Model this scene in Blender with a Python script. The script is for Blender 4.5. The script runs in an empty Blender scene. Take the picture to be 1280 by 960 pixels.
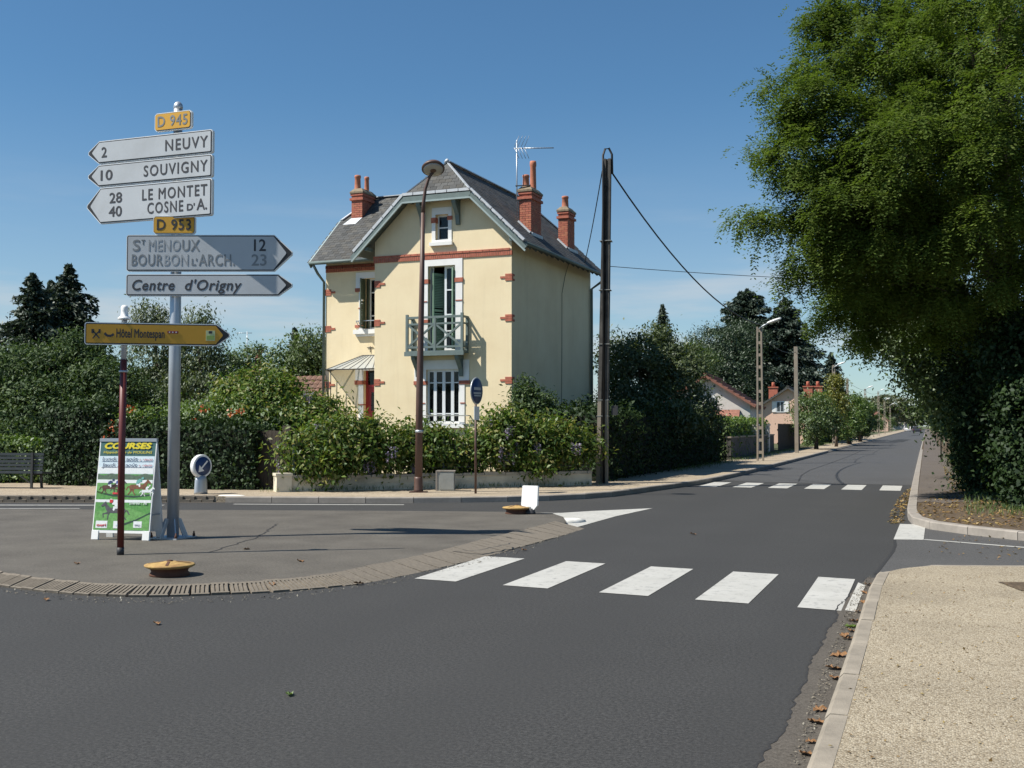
import bpy, bmesh, math, random
import numpy as np
from mathutils import Vector, Matrix, geometry
R = math.radians
random.seed(7); RNG = np.random.default_rng(7)
scene = bpy.context.scene
COL = scene.collection

# ------------------------------------------------------------------ camera
FOC, EYE, HORIZON, YAW = 1400.0, 1.62, 532.0, R(20.3)
PITCH = math.atan((HORIZON - 480) / FOC)
cd = bpy.data.cameras.new('camera'); cam = bpy.data.objects.new('camera', cd); COL.objects.link(cam)
cd.sensor_width = 36; cd.lens = 36 * FOC / 1280; cd.clip_start = 0.1; cd.clip_end = 6000
cam.location = (0, 0, EYE); cam.rotation_euler = (math.pi / 2 + PITCH, 0, YAW)
scene.camera = cam
# ------------------------------------------------------------------ sky, sun, exposure
SUN_DIR = Vector((-0.825, -0.565, 0)).normalized() * math.cos(R(51)) + Vector((0, 0, math.sin(R(51))))
world = bpy.data.worlds.new('World'); scene.world = world; world.use_nodes = True
wt = world.node_tree; wt.nodes.clear()
def wn(t, **k):
    n = wt.nodes.new(t)
    for a, b in k.items(): setattr(n, a, b)
    return n
sky = wn('ShaderNodeTexSky', sky_type='NISHITA', sun_disc=False)
sky.sun_elevation = R(51); sky.sun_rotation = math.atan2(SUN_DIR.x, SUN_DIR.y) % (2 * math.pi)
sky.altitude = 200; sky.air_density = 1.0; sky.dust_density = 0.15; sky.ozone_density = 4.5
tc = wn('ShaderNodeTexCoord'); mp = wn('ShaderNodeMapping'); mp.inputs['Scale'].default_value = (1.6, 1.6, 13.0)
mp.inputs['Rotation'].default_value = (0.05, 0.09, 0.4)
nz = wn('ShaderNodeTexNoise'); nz.inputs['Scale'].default_value = 2.2; nz.inputs['Detail'].default_value = 6; nz.inputs['Roughness'].default_value = 0.55
sep = wn('ShaderNodeSeparateXYZ')
band = wn('ShaderNodeMapRange', interpolation_type='SMOOTHSTEP'); band.inputs['From Min'].default_value = 0.24; band.inputs['From Max'].default_value = 0.04
cr = wn('ShaderNodeMapRange', interpolation_type='SMOOTHSTEP'); cr.inputs['From Min'].default_value = 0.44; cr.inputs['From Max'].default_value = 0.74
cr.inputs['To Max'].default_value = 0.62
mul = wn('ShaderNodeMath', operation='MULTIPLY')
mix = wn('ShaderNodeMixRGB'); mix.inputs['Color2'].default_value = (6.7, 6.95, 7.15, 1)
bg = wn('ShaderNodeBackground'); bg.inputs['Strength'].default_value = 0.067
out = wn('ShaderNodeOutputWorld')
L = wt.links.new
L(tc.outputs['Generated'], mp.inputs['Vector']); L(mp.outputs['Vector'], nz.inputs['Vector']); L(nz.outputs['Fac'], cr.inputs['Value'])
L(tc.outputs['Generated'], sep.inputs[0]); L(sep.outputs['Z'], band.inputs['Value'])
haze_f = wn('ShaderNodeMapRange', interpolation_type='SMOOTHSTEP'); haze_f.inputs['From Min'].default_value = 0.30; haze_f.inputs['From Max'].default_value = -0.02; haze_f.inputs['To Max'].default_value = 0.36
mx_ = wn('ShaderNodeMath', operation='MAXIMUM'); add_ = wn('ShaderNodeMath', operation='ADD')
L(cr.outputs[0], mul.inputs[0]); L(band.outputs[0], mul.inputs[1]); L(sep.outputs['Z'], haze_f.inputs['Value'])
L(mul.outputs[0], add_.inputs[0]); L(haze_f.outputs[0], add_.inputs[1]); add_.use_clamp = True; L(add_.outputs[0], mix.inputs['Fac'])
tint = wn('ShaderNodeMixRGB', blend_type='MULTIPLY'); tint.inputs['Fac'].default_value = 1; tint.inputs['Color2'].default_value = (0.77, 1.06, 1.13, 1)
L(sky.outputs[0], tint.inputs['Color1']); L(tint.outputs[0], mix.inputs['Color1']); L(mix.outputs[0], bg.inputs['Color']); L(bg.outputs[0], out.inputs[0])
sl = bpy.data.lights.new('sun', 'SUN'); sl.energy = 5.0; sl.angle = R(0.53); sl.color = (1.0, 0.945, 0.85)
so = bpy.data.objects.new('sun', sl); COL.objects.link(so)
so.rotation_euler = (-SUN_DIR).to_track_quat('-Z', 'Y').to_euler(); so.location = (-20, -10, 30)
vs = scene.view_settings; vs.view_transform = 'Standard'; vs.look = 'None'; vs.exposure = 0.52; vs.gamma = 1.0; vs.use_curve_mapping = False
scene.cycles.max_bounces = 6; scene.cycles.transparent_max_bounces = 8; scene.cycles.diffuse_bounces = 3
scene.cycles.use_denoising = True

# ------------------------------------------------------------------ surveying the picture: pixel of the photograph -> place on the ground
def ray(px, py):
    a, b = (px - 640) / FOC, (480 - py) / FOC
    up = b * math.cos(PITCH) + math.sin(PITCH); fw = math.cos(PITCH) - b * math.sin(PITCH)
    c, s = math.cos(YAW), math.sin(YAW)
    return Vector((a * c - fw * s, a * s + fw * c, up))
def G(px, py, z=0.0):
    d = ray(px, py); t = (z - EYE) / d.z
    return Vector((d.x * t, d.y * t, z))
def at(px, Z, z=0.0):                                   # ground point in picture column px at distance Z
    d = ray(px, HORIZON); return Vector((d.x * Z, d.y * Z, z))
def zat(py, Z): return EYE + (HORIZON - py) * Z / FOC     # height seen at row py at distance Z
CAMR = YAW                                               # rotation of an object whose face is square to the camera

# ------------------------------------------------------------------ materials
M = {}
def newmat(name):
    m = bpy.data.materials.new(name); m.use_nodes = True; t = m.node_tree
    return m, t, t.nodes['Principled BSDF']
def lin(c):   # sRGB 0-255 -> linear
    return tuple((v / 255 / 12.92) if v / 255 <= 0.04045 else ((v / 255 + 0.055) / 1.055) ** 2.4 for v in c) + (1,)
def ramp(t, fac, stops):
    r = t.nodes.new('ShaderNodeValToRGB'); e = r.color_ramp.elements
    while len(e) < len(stops): e.new(0.5)
    for i, (p, c) in enumerate(stops):
        e[i].position = p; e[i].color = c if len(c) == 4 else tuple(c) + (1,)
    t.links.new(fac, r.inputs['Fac']); return r.outputs['Color']
def noise(t, scale, detail=4, rough=0.6, vec=None, dist=0):
    n = t.nodes.new('ShaderNodeTexNoise'); n.inputs['Scale'].default_value = scale; n.inputs['Detail'].default_value = detail
    n.inputs['Roughness'].default_value = rough; n.inputs['Distortion'].default_value = dist
    if vec is None:
        g = t.nodes.get('OBJC') or t.nodes.new('ShaderNodeTexCoord'); g.name = 'OBJC'; vec = g.outputs['Object']
    t.links.new(vec, n.inputs['Vector']); return n.outputs['Fac']
def mixc(t, f, a, b, mode='MIX'):
    m = t.nodes.new('ShaderNodeMixRGB'); m.blend_type = mode
    for s, v in (('Fac', f), ('Color1', a), ('Color2', b)):
        if hasattr(v, 'is_linked') or hasattr(v, 'links'): t.links.new(v, m.inputs[s])
        else: m.inputs[s].default_value = v
    return m.outputs[0]
def bump(t, b, h, dist=0.01, strength=0.5):
    n = t.nodes.new('ShaderNodeBump'); n.inputs['Distance'].default_value = dist; n.inputs['Strength'].default_value = strength
    t.links.new(h, n.inputs['Height']); t.links.new(n.outputs[0], b.inputs['Normal'])
def plain(name, c, rough=0.6, metal=0.0, var=0.12, scale=6.0, bmp=0.0, c2=None, bscale=60, stain=None):
    """a weathered single-colour surface: two noises move the colour, a fine one the relief"""
    m, t, b = newmat(name)
    c = tuple(c) + (1,) if len(c) == 3 else c
    dark = tuple(v * (1 - var) for v in c[:3]) + (1,) if c2 is None else tuple(c2) + (1,)
    light = tuple(min(1, v * (1 + var * 0.6)) for v in c[:3]) + (1,)
    col = ramp(t, noise(t, scale, 6), [(0.28, dark), (0.55, c), (0.75, light)])
    if stain: col = mixc(t, ramp(t, noise(t, scale * 0.35, 5, 0.7), [(0.5, (0, 0, 0)), (0.72, (1, 1, 1))]), col, tuple(stain) + (1,))
    t.links.new(col, b.inputs['Base Color']); b.inputs['Roughness'].default_value = rough; b.inputs['Metallic'].default_value = metal
    if bmp: bump(t, b, noise(t, bscale, 5, 0.7), bmp, 0.6)
    M[name] = m; return m
def leafmat(name, cols, trans=0.3, rough=0.55, gloss=0.06):
    m = bpy.data.materials.new(name); m.use_nodes = True; t = m.node_tree; t.nodes.clear()
    g = t.nodes.new('ShaderNodeNewGeometry')
    n = len(cols); col = ramp(t, g.outputs['Random Per Island'], [(i / max(1, n - 1), c) for i, c in enumerate(cols)])
    big = ramp(t, noise(t, 0.9, 3), [(0.3, (0.72, 0.74, 0.7)), (0.7, (1.12, 1.1, 1.0))])
    col = mixc(t, 1.0, col, big, 'MULTIPLY')
    d = t.nodes.new('ShaderNodeBsdfDiffuse'); tr = t.nodes.new('ShaderNodeBsdfTranslucent'); gl = t.nodes.new('ShaderNodeBsdfGlossy')
    gl.inputs['Roughness'].default_value = rough; gl.inputs['Color'].default_value = (0.8, 0.85, 0.85, 1)
    tcol = mixc(t, 1.0, col, (1.15, 1.25, 0.6, 1), 'MULTIPLY')
    t.links.new(col, d.inputs['Color']); t.links.new(tcol, tr.inputs['Color'])
    a = t.nodes.new('ShaderNodeMixShader'); a.inputs[0].default_value = trans; b = t.nodes.new('ShaderNodeMixShader'); b.inputs[0].default_value = gloss
    o = t.nodes.new('ShaderNodeOutputMaterial'); k = t.links.new
    k(d.outputs[0], a.inputs[1]); k(tr.outputs[0], a.inputs[2]); k(a.outputs[0], b.inputs[1]); k(gl.outputs[0], b.inputs[2]); k(b.outputs[0], o.inputs[0])
    M[name] = m; return m

def asphalt(name, c0, c1, speck, tint=(0, 0, 0), scale=1.0, bmp=0.004, wear=None):
    m, t, b = newmat(name)
    base = ramp(t, noise(t, 0.55 * scale, 6, 0.62), [(0.3, c0), (0.7, c1)])
    streak = noise(t, 1.0, 4, 0.6, vec=None)
    grain = noise(t, 42, 6, 0.9); fine = noise(t, 120, 3, 0.7); g2 = noise(t, 170, 2, 0.6)
    col = mixc(t, ramp(t, grain, [(0.42, (0, 0, 0)), (0.64, (1, 1, 1))]), base, speck)
    col = mixc(t, ramp(t, g2, [(0.3, (0.55, 0.55, 0.55)), (0.5, (0, 0, 0))]), col, tuple(v * 0.45 for v in c0[:3]) + (1,))
    col = mixc(t, ramp(t, noise(t, 2.3, 7, 0.75, None, 0.6), [(0.62, (0, 0, 0)), (0.74, (0.18, 0.18, 0.18))]), col, tuple(v * 0.6 for v in c0[:3]) + (1,))   # oil and rubber stains
    if wear:      # polished wheel tracks that run along the carriageway
        w = t.nodes.new('ShaderNodeTexWave'); w.wave_type = 'BANDS'; w.bands_direction = 'X'; w.inputs['Scale'].default_value = 0.18
        w.inputs['Distortion'].default_value = 1.2; w.inputs['Detail'].default_value = 3; w.inputs['Detail Scale'].default_value = 0.3
        t.links.new(t.nodes['OBJC'].outputs['Object'], w.inputs['Vector'])
        col = mixc(t, ramp(t, w.outputs['Fac'], [(0.3, (0, 0, 0)), (0.9, (0.35, 0.35, 0.35))]), col, wear)
    t.links.new(col, b.inputs['Base Color']); b.inputs['Roughness'].default_value = 0.82
    b.inputs['Specular IOR Level'].default_value = 0.35
    bump(t, b, fine, bmp * .7, 0.6); M[name] = m; return m
asphalt('road_asphalt', (0.019, 0.0188, 0.0184, 1), (0.029, 0.0287, 0.028, 1), (0.082, 0.081, 0.078, 1), wear=(0.037, 0.0367, 0.0358, 1))
asphalt('old_asphalt', (0.045, 0.045, 0.045, 1), (0.066, 0.065, 0.064, 1), (0.125, 0.122, 0.118, 1))
asphalt('gutter_asphalt', (0.05, 0.043, 0.035, 1), (0.085, 0.074, 0.061, 1), (0.14, 0.125, 0.105, 1), scale=3)
asphalt('island_asphalt', (0.036, 0.031, 0.025, 1), (0.105, 0.096, 0.08, 1), (0.165, 0.15, 0.127, 1), scale=2.2)
asphalt('path_asphalt', (0.075, 0.062, 0.052, 1), (0.11, 0.092, 0.078, 1), (0.17, 0.145, 0.122, 1))
asphalt('avenue_asphalt', (0.044, 0.044, 0.0445, 1), (0.06, 0.06, 0.0605, 1), (0.115, 0.115, 0.115, 1), wear=(0.07, 0.07, 0.07, 1))
asphalt('tar', (0.02, 0.02, 0.021, 1), (0.028, 0.028, 0.029, 1), (0.05, 0.05, 0.05, 1))
def gravel(name, cs, scale):
    m, t, b = newmat(name)
    v = t.nodes.new('ShaderNodeTexVoronoi'); v.inputs['Scale'].default_value = scale; v.feature = 'F1'
    g = t.nodes.new('ShaderNodeTexCoord'); g.name = 'OBJC'; t.links.new(g.outputs['Object'], v.inputs['Vector'])
    sepc = t.nodes.new('ShaderNodeSeparateColor'); t.links.new(v.outputs['Color'], sepc.inputs[0])
    col = ramp(t, sepc.outputs[0], [(i / (len(cs) - 1), c) for i, c in enumerate(cs)])
    col = mixc(t, 1.0, col, ramp(t, noise(t, 0.8, 6, 0.65), [(0.25, (0.72, 0.71, 0.70)), (0.75, (1.12, 1.12, 1.12))]), 'MULTIPLY')
    col = mixc(t, ramp(t, v.outputs['Distance'], [(0.45, (0, 0, 0)), (0.8, (0.6, 0.6, 0.6))]), col, tuple(x * 0.4 for x in cs[0][:3]) + (1,))
    t.links.new(col, b.inputs['Base Color']); b.inputs['Roughness'].default_value = 0.9
    bump(t, b, v.outputs['Distance'], -0.006, 0.8); M[name] = m
gravel('beige_gravel', [(0.20, 0.155, 0.10), (0.34, 0.285, 0.195), (0.41, 0.35, 0.25), (0.49, 0.435, 0.33), (0.26, 0.205, 0.135)], 95)
gravel('sandy_ground', [(0.32, 0.255, 0.175), (0.42, 0.345, 0.245), (0.47, 0.40, 0.30), (0.37, 0.295, 0.205)], 40)
gravel('soil', [(0.065, 0.043, 0.025), (0.105, 0.072, 0.04), (0.14, 0.10, 0.058), (0.085, 0.058, 0.033)], 30)
plain('field', (0.07, 0.085, 0.03), 0.95, var=0.4, scale=0.3, bmp=0.03, c2=(0.09, 0.075, 0.04))
# painted road markings: worn through to the asphalt
def paint(name, c, worn):
    m, t, b = newmat(name)
    col = mixc(t, ramp(t, noise(t, 9, 8, 0.75), [(0.54, (0, 0, 0)), (0.70, (worn, worn, worn))]), c, (0.16, 0.16, 0.16, 1))
    col = mixc(t, 1.0, col, ramp(t, noise(t, 2.2, 5), [(0.3, (0.84, 0.84, 0.83)), (0.7, (1, 1, 1))]), 'MULTIPLY')
    col = mixc(t, ramp(t, noise(t, 160, 2), [(0.55, (0, 0, 0)), (0.75, (0.28, 0.28, 0.28))]), col, (0.2, 0.2, 0.2, 1))
    t.links.new(col, b.inputs['Base Color']); b.inputs['Roughness'].default_value = 0.7; bump(t, b, noise(t, 110, 3), 0.002, 0.5); M[name] = m
paint('road_paint', (0.47, 0.465, 0.435, 1), 0.95); paint('old_paint', (0.5, 0.49, 0.45, 1), 1.0)
plain('kerb_concrete', (0.30, 0.27, 0.235), 0.9, var=0.3, scale=3, bmp=0.004, stain=(0.2, 0.18, 0.15))
plain('near_kerb', (0.28, 0.245, 0.195), 0.9, var=0.3, scale=4, bmp=0.006, stain=(0.24, 0.205, 0.16))
plain('block_concrete', (0.19, 0.163, 0.128), 0.92, var=0.32, scale=5, bmp=0.006, stain=(0.15, 0.13, 0.10))
plain('white_kerb', (0.66, 0.65, 0.6), 0.8, var=0.2, scale=8, bmp=0.003)
def render_wall():
    m, t, b = newmat('render_yellow'); o = t.nodes.new('ShaderNodeTexCoord'); o.name = 'OBJC'; mp_ = t.nodes.new('ShaderNodeMapping'); mp_.inputs['Scale'].default_value = (3.0, 3.0, 0.22); t.links.new(o.outputs['Object'], mp_.inputs['Vector'])
    col = ramp(t, noise(t, 0.7, 6, 0.65), [(0.3, (0.74, 0.615, 0.40)), (0.55, (0.80, 0.68, 0.455)), (0.75, (0.83, 0.715, 0.49))])
    col = mixc(t, ramp(t, noise(t, 1.0, 6, 0.7, mp_.outputs['Vector']), [(0.52, (0, 0, 0)), (0.75, (0.20, 0.20, 0.20))]), col, (0.46, 0.37, 0.24, 1))      # rain streaks
    col = mixc(t, ramp(t, noise(t, 14, 4, 0.7), [(0.62, (0, 0, 0)), (0.75, (0.22, 0.22, 0.22))]), col, (0.50, 0.41, 0.28, 1))
    t.links.new(col, b.inputs['Base Color']); b.inputs['Roughness'].default_value = 0.93; bump(t, b, noise(t, 38, 5, 0.7), 0.008, 0.6); M['render_yellow'] = m
render_wall()
plain('white_paint', (0.80, 0.80, 0.78), 0.55, var=0.06, scale=4)
plain('window_white', (0.72, 0.75, 0.77), 0.4, var=0.05)
plain('brick_red', (0.42, 0.135, 0.085), 0.85, var=0.3, scale=9, bmp=0.003)
plain('brick_dark', (0.20, 0.06, 0.045), 0.85, var=0.3, scale=9, bmp=0.003)
plain('mortar', (0.40, 0.34, 0.28), 0.95, var=0.2, scale=14, bmp=0.003)
plain('terracotta', (0.47, 0.17, 0.095), 0.8, var=0.25, scale=6, stain=(0.26, 0.13, 0.09))
plain('moss_cap', (0.24, 0.19, 0.13), 0.95, var=0.35, scale=9, bmp=0.006)
plain('green_wood', (0.13, 0.175, 0.17), 0.6, var=0.18, scale=5)
plain('green_edge', (0.30, 0.37, 0.37), 0.5, var=0.1, scale=5)
plain('soffit_wood', (0.10, 0.115, 0.11), 0.75, var=0.2, scale=5)
plain('shutter_green', (0.23, 0.36, 0.26), 0.6, var=0.1)
plain('shutter_dark', (0.06, 0.085, 0.06), 0.6, var=0.1)
plain('zinc', (0.50, 0.53, 0.56), 0.6, metal=0.15, var=0.12, scale=7)
plain('door_red', (0.30, 0.025, 0.03), 0.4, var=0.15)
plain('iron_dark', (0.035, 0.037, 0.037), 0.55, var=0.2)
plain('interior', (0.06, 0.055, 0.05), 0.9)
plain('curtain', (0.55, 0.56, 0.58), 0.9, var=0.1, scale=3)
plain('wall_white', (0.68, 0.62, 0.49), 0.95, var=0.22, scale=2.5, bmp=0.02, bscale=9, stain=(0.34, 0.30, 0.22))
plain('stone_cap', (0.47, 0.43, 0.36), 0.95, var=0.3, scale=4, bmp=0.02, bscale=12)
plain('galvanised', (0.46, 0.49, 0.52), 0.42, metal=0.55, var=0.08, scale=5)
plain('sign_grey', (0.45, 0.48, 0.505), 0.5, var=0.06, scale=2.5, stain=(0.38, 0.40, 0.415))
plain('sign_rim', (0.78, 0.80, 0.80), 0.45, var=0.04)
plain('sign_black', (0.018, 0.018, 0.02), 0.5)
plain('letter_black', (0.035, 0.037, 0.045), 0.6)
plain('letter_faded', (0.33, 0.355, 0.375), 0.6, var=0.35, scale=5)
plain('letter_half', (0.20, 0.22, 0.235), 0.6, var=0.3, scale=5)
plain('sign_yellow', (0.62, 0.335, 0.03), 0.5, var=0.06)
plain('sign_ochre', (0.60, 0.31, 0.025), 0.5, var=0.06)
plain('post_maroon', (0.125, 0.022, 0.018), 0.45, var=0.15, scale=3)
plain('lamp_brown', (0.10, 0.055, 0.042), 0.5, var=0.15)
plain('lens_grey', (0.40, 0.39, 0.36), 0.25, var=0.1)
plain('rust_yellow', (0.42, 0.27, 0.09), 0.8, var=0.35, scale=14, bmp=0.004, stain=(0.20, 0.09, 0.04))
plain('rust_dark', (0.10, 0.04, 0.022), 0.85, var=0.3, scale=9)
plain('white_plastic', (0.84, 0.84, 0.82), 0.4, var=0.03)
plain('black_plastic', (0.03, 0.03, 0.033), 0.6)
plain('sign_blue', (0.018, 0.05, 0.15), 0.5)
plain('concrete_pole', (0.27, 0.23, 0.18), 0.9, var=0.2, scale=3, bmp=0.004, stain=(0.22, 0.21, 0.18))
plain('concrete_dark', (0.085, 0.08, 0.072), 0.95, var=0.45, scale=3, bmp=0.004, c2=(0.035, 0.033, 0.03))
plain('cable_black', (0.012, 0.012, 0.013), 0.6)
plain('cabinet_grey', (0.30, 0.31, 0.29), 0.6, var=0.15)
plain('bench_slat', (0.045, 0.055, 0.062), 0.45, var=0.2)
plain('bark', (0.13, 0.10, 0.075), 0.95, var=0.4, scale=8, bmp=0.02, bscale=20)
plain('bark_dark', (0.05, 0.04, 0.03), 0.95, var=0.4, scale=8, bmp=0.02, bscale=20)
plain('dead_leaf', (0.24, 0.125, 0.05), 0.85, var=0.5, scale=9, stain=(0.12, 0.06, 0.03))
plain('tile_brown', (0.17, 0.095, 0.07), 0.9, var=0.35, scale=4, stain=(0.10, 0.07, 0.055))
plain('tile_red', (0.27, 0.12, 0.085), 0.9, var=0.35, scale=4, stain=(0.17, 0.08, 0.06))
plain('house_white', (0.60, 0.58, 0.54), 0.9, var=0.1)
plain('house_pink', (0.70, 0.48, 0.37), 0.9, var=0.1)
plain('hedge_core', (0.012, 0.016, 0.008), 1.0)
def slatemat(name, cs):
    m, t, b = newmat(name); o = t.nodes.new('ShaderNodeObjectInfo'); g = t.nodes.new('ShaderNodeNewGeometry')
    a = t.nodes.new('ShaderNodeMath'); a.operation = 'ADD'; t.links.new(o.outputs['Random'], a.inputs[0]); t.links.new(g.outputs['Random Per Island'], a.inputs[1])
    f = t.nodes.new('ShaderNodeMath'); f.operation = 'FRACT'; t.links.new(a.outputs[0], f.inputs[0])
    col = ramp(t, f.outputs[0], [(i / (len(cs) - 1), c) for i, c in enumerate(cs)])
    col = mixc(t, 1.0, col, ramp(t, noise(t, 7, 5), [(0.3, (0.75, 0.75, 0.75)), (0.7, (1.15, 1.15, 1.1))]), 'MULTIPLY')
    t.links.new(col, b.inputs['Base Color']); b.inputs['Roughness'].default_value = 0.75; b.inputs['Specular IOR Level'].default_value = 0.25; M[name] = m
slatemat('slate', [(0.055, 0.058, 0.06), (0.08, 0.082, 0.084), (0.10, 0.102, 0.103), (0.07, 0.068, 0.064), (0.115, 0.112, 0.105)])
def glassmat():
    m, t, b = newmat('window_glass'); b.inputs['Base Color'].default_value = (0.02, 0.024, 0.028, 1); b.inputs['Roughness'].default_value = 0.04
    b.inputs['Specular IOR Level'].default_value = 0.6; tr = t.nodes.new('ShaderNodeBsdfTransparent'); tr.inputs[0].default_value = (0.75, 0.8, 0.82, 1)
    mx = t.nodes.new('ShaderNodeMixShader'); mx.inputs[0].default_value = 0.55
    t.links.new(b.outputs[0], mx.inputs[1]); t.links.new(tr.outputs[0], mx.inputs[2]); t.links.new(mx.outputs[0], t.nodes['Material Output'].inputs[0])
    M['window_glass'] = m
    m, t, b = newmat('canopy_glass'); b.inputs['Base Color'].default_value = (0.5, 0.52, 0.5, 1); b.inputs['Roughness'].default_value = 0.35
    tr = t.nodes.new('ShaderNodeBsdfTransparent'); mx = t.nodes.new('ShaderNodeMixShader'); mx.inputs[0].default_value = 0.35
    t.links.new(b.outputs[0], mx.inputs[1]); t.links.new(tr.outputs[0], mx.inputs[2]); t.links.new(mx.outputs[0], t.nodes['Material Output'].inputs[0])
    M['canopy_glass'] = m
glassmat()
leafmat('leaf_locust', [(0.07, 0.112, 0.024), (0.10, 0.15, 0.033), (0.13, 0.185, 0.044), (0.082, 0.128, 0.028), (0.165, 0.205, 0.06)], 0.42, gloss=0.004)
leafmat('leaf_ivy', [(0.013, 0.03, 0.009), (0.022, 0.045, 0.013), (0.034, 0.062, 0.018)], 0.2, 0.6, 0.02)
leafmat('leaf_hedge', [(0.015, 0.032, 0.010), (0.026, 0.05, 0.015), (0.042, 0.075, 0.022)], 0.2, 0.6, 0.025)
leafmat('leaf_laurel', [(0.02, 0.045, 0.014), (0.04, 0.075, 0.023), (0.075, 0.12, 0.045), (0.12, 0.165, 0.07)], 0.25, 0.6, 0.025)
leafmat('leaf_wisteria', [(0.045, 0.095, 0.015), (0.075, 0.14, 0.022), (0.13, 0.20, 0.035), (0.055, 0.11, 0.018), (0.21, 0.26, 0.055), (0.08, 0.15, 0.024), (0.30, 0.26, 0.09), (0.11, 0.17, 0.03)], 0.35, 0.5, 0.03)
leafmat('leaf_light', [(0.08, 0.15, 0.025), (0.12, 0.19, 0.035), (0.16, 0.23, 0.05)], 0.35)
leafmat('leaf_mid', [(0.05, 0.09, 0.022), (0.085, 0.135, 0.034), (0.125, 0.175, 0.045)], 0.3)
leafmat('leaf_spruce', [(0.02, 0.038, 0.02), (0.032, 0.052, 0.03), (0.045, 0.065, 0.04)], 0.12)
leafmat('leaf_fir', [(0.022, 0.042, 0.028), (0.035, 0.058, 0.04), (0.05, 0.072, 0.052)], 0.12)
leafmat('leaf_pine', [(0.018, 0.04, 0.014), (0.03, 0.058, 0.02), (0.048, 0.082, 0.03)], 0.15)
leafmat('leaf_gold', [(0.16, 0.16, 0.02), (0.22, 0.21, 0.03), (0.12, 0.14, 0.02)], 0.3)
leafmat('leaf_birch', [(0.06, 0.09, 0.03), (0.085, 0.115, 0.04), (0.11, 0.14, 0.055)], 0.3)
leafmat('leaf_far', [(0.09, 0.105, 0.045), (0.12, 0.125, 0.055), (0.075, 0.10, 0.045)], 0.2)
leafmat('litter', [(0.20, 0.12, 0.045), (0.30, 0.20, 0.075), (0.15, 0.085, 0.04), (0.38, 0.29, 0.11), (0.24, 0.115, 0.055)], 0.1)
leafmat('grass_blade', [(0.07, 0.13, 0.02), (0.10, 0.16, 0.03), (0.15, 0.17, 0.05)], 0.3)
leafmat('flower_lilac', [(0.26, 0.21, 0.40), (0.38, 0.32, 0.52), (0.50, 0.44, 0.62)], 0.3)
leafmat('flower_orange', [(0.62, 0.10, 0.02), (0.70, 0.17, 0.04)], 0.3)
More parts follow.
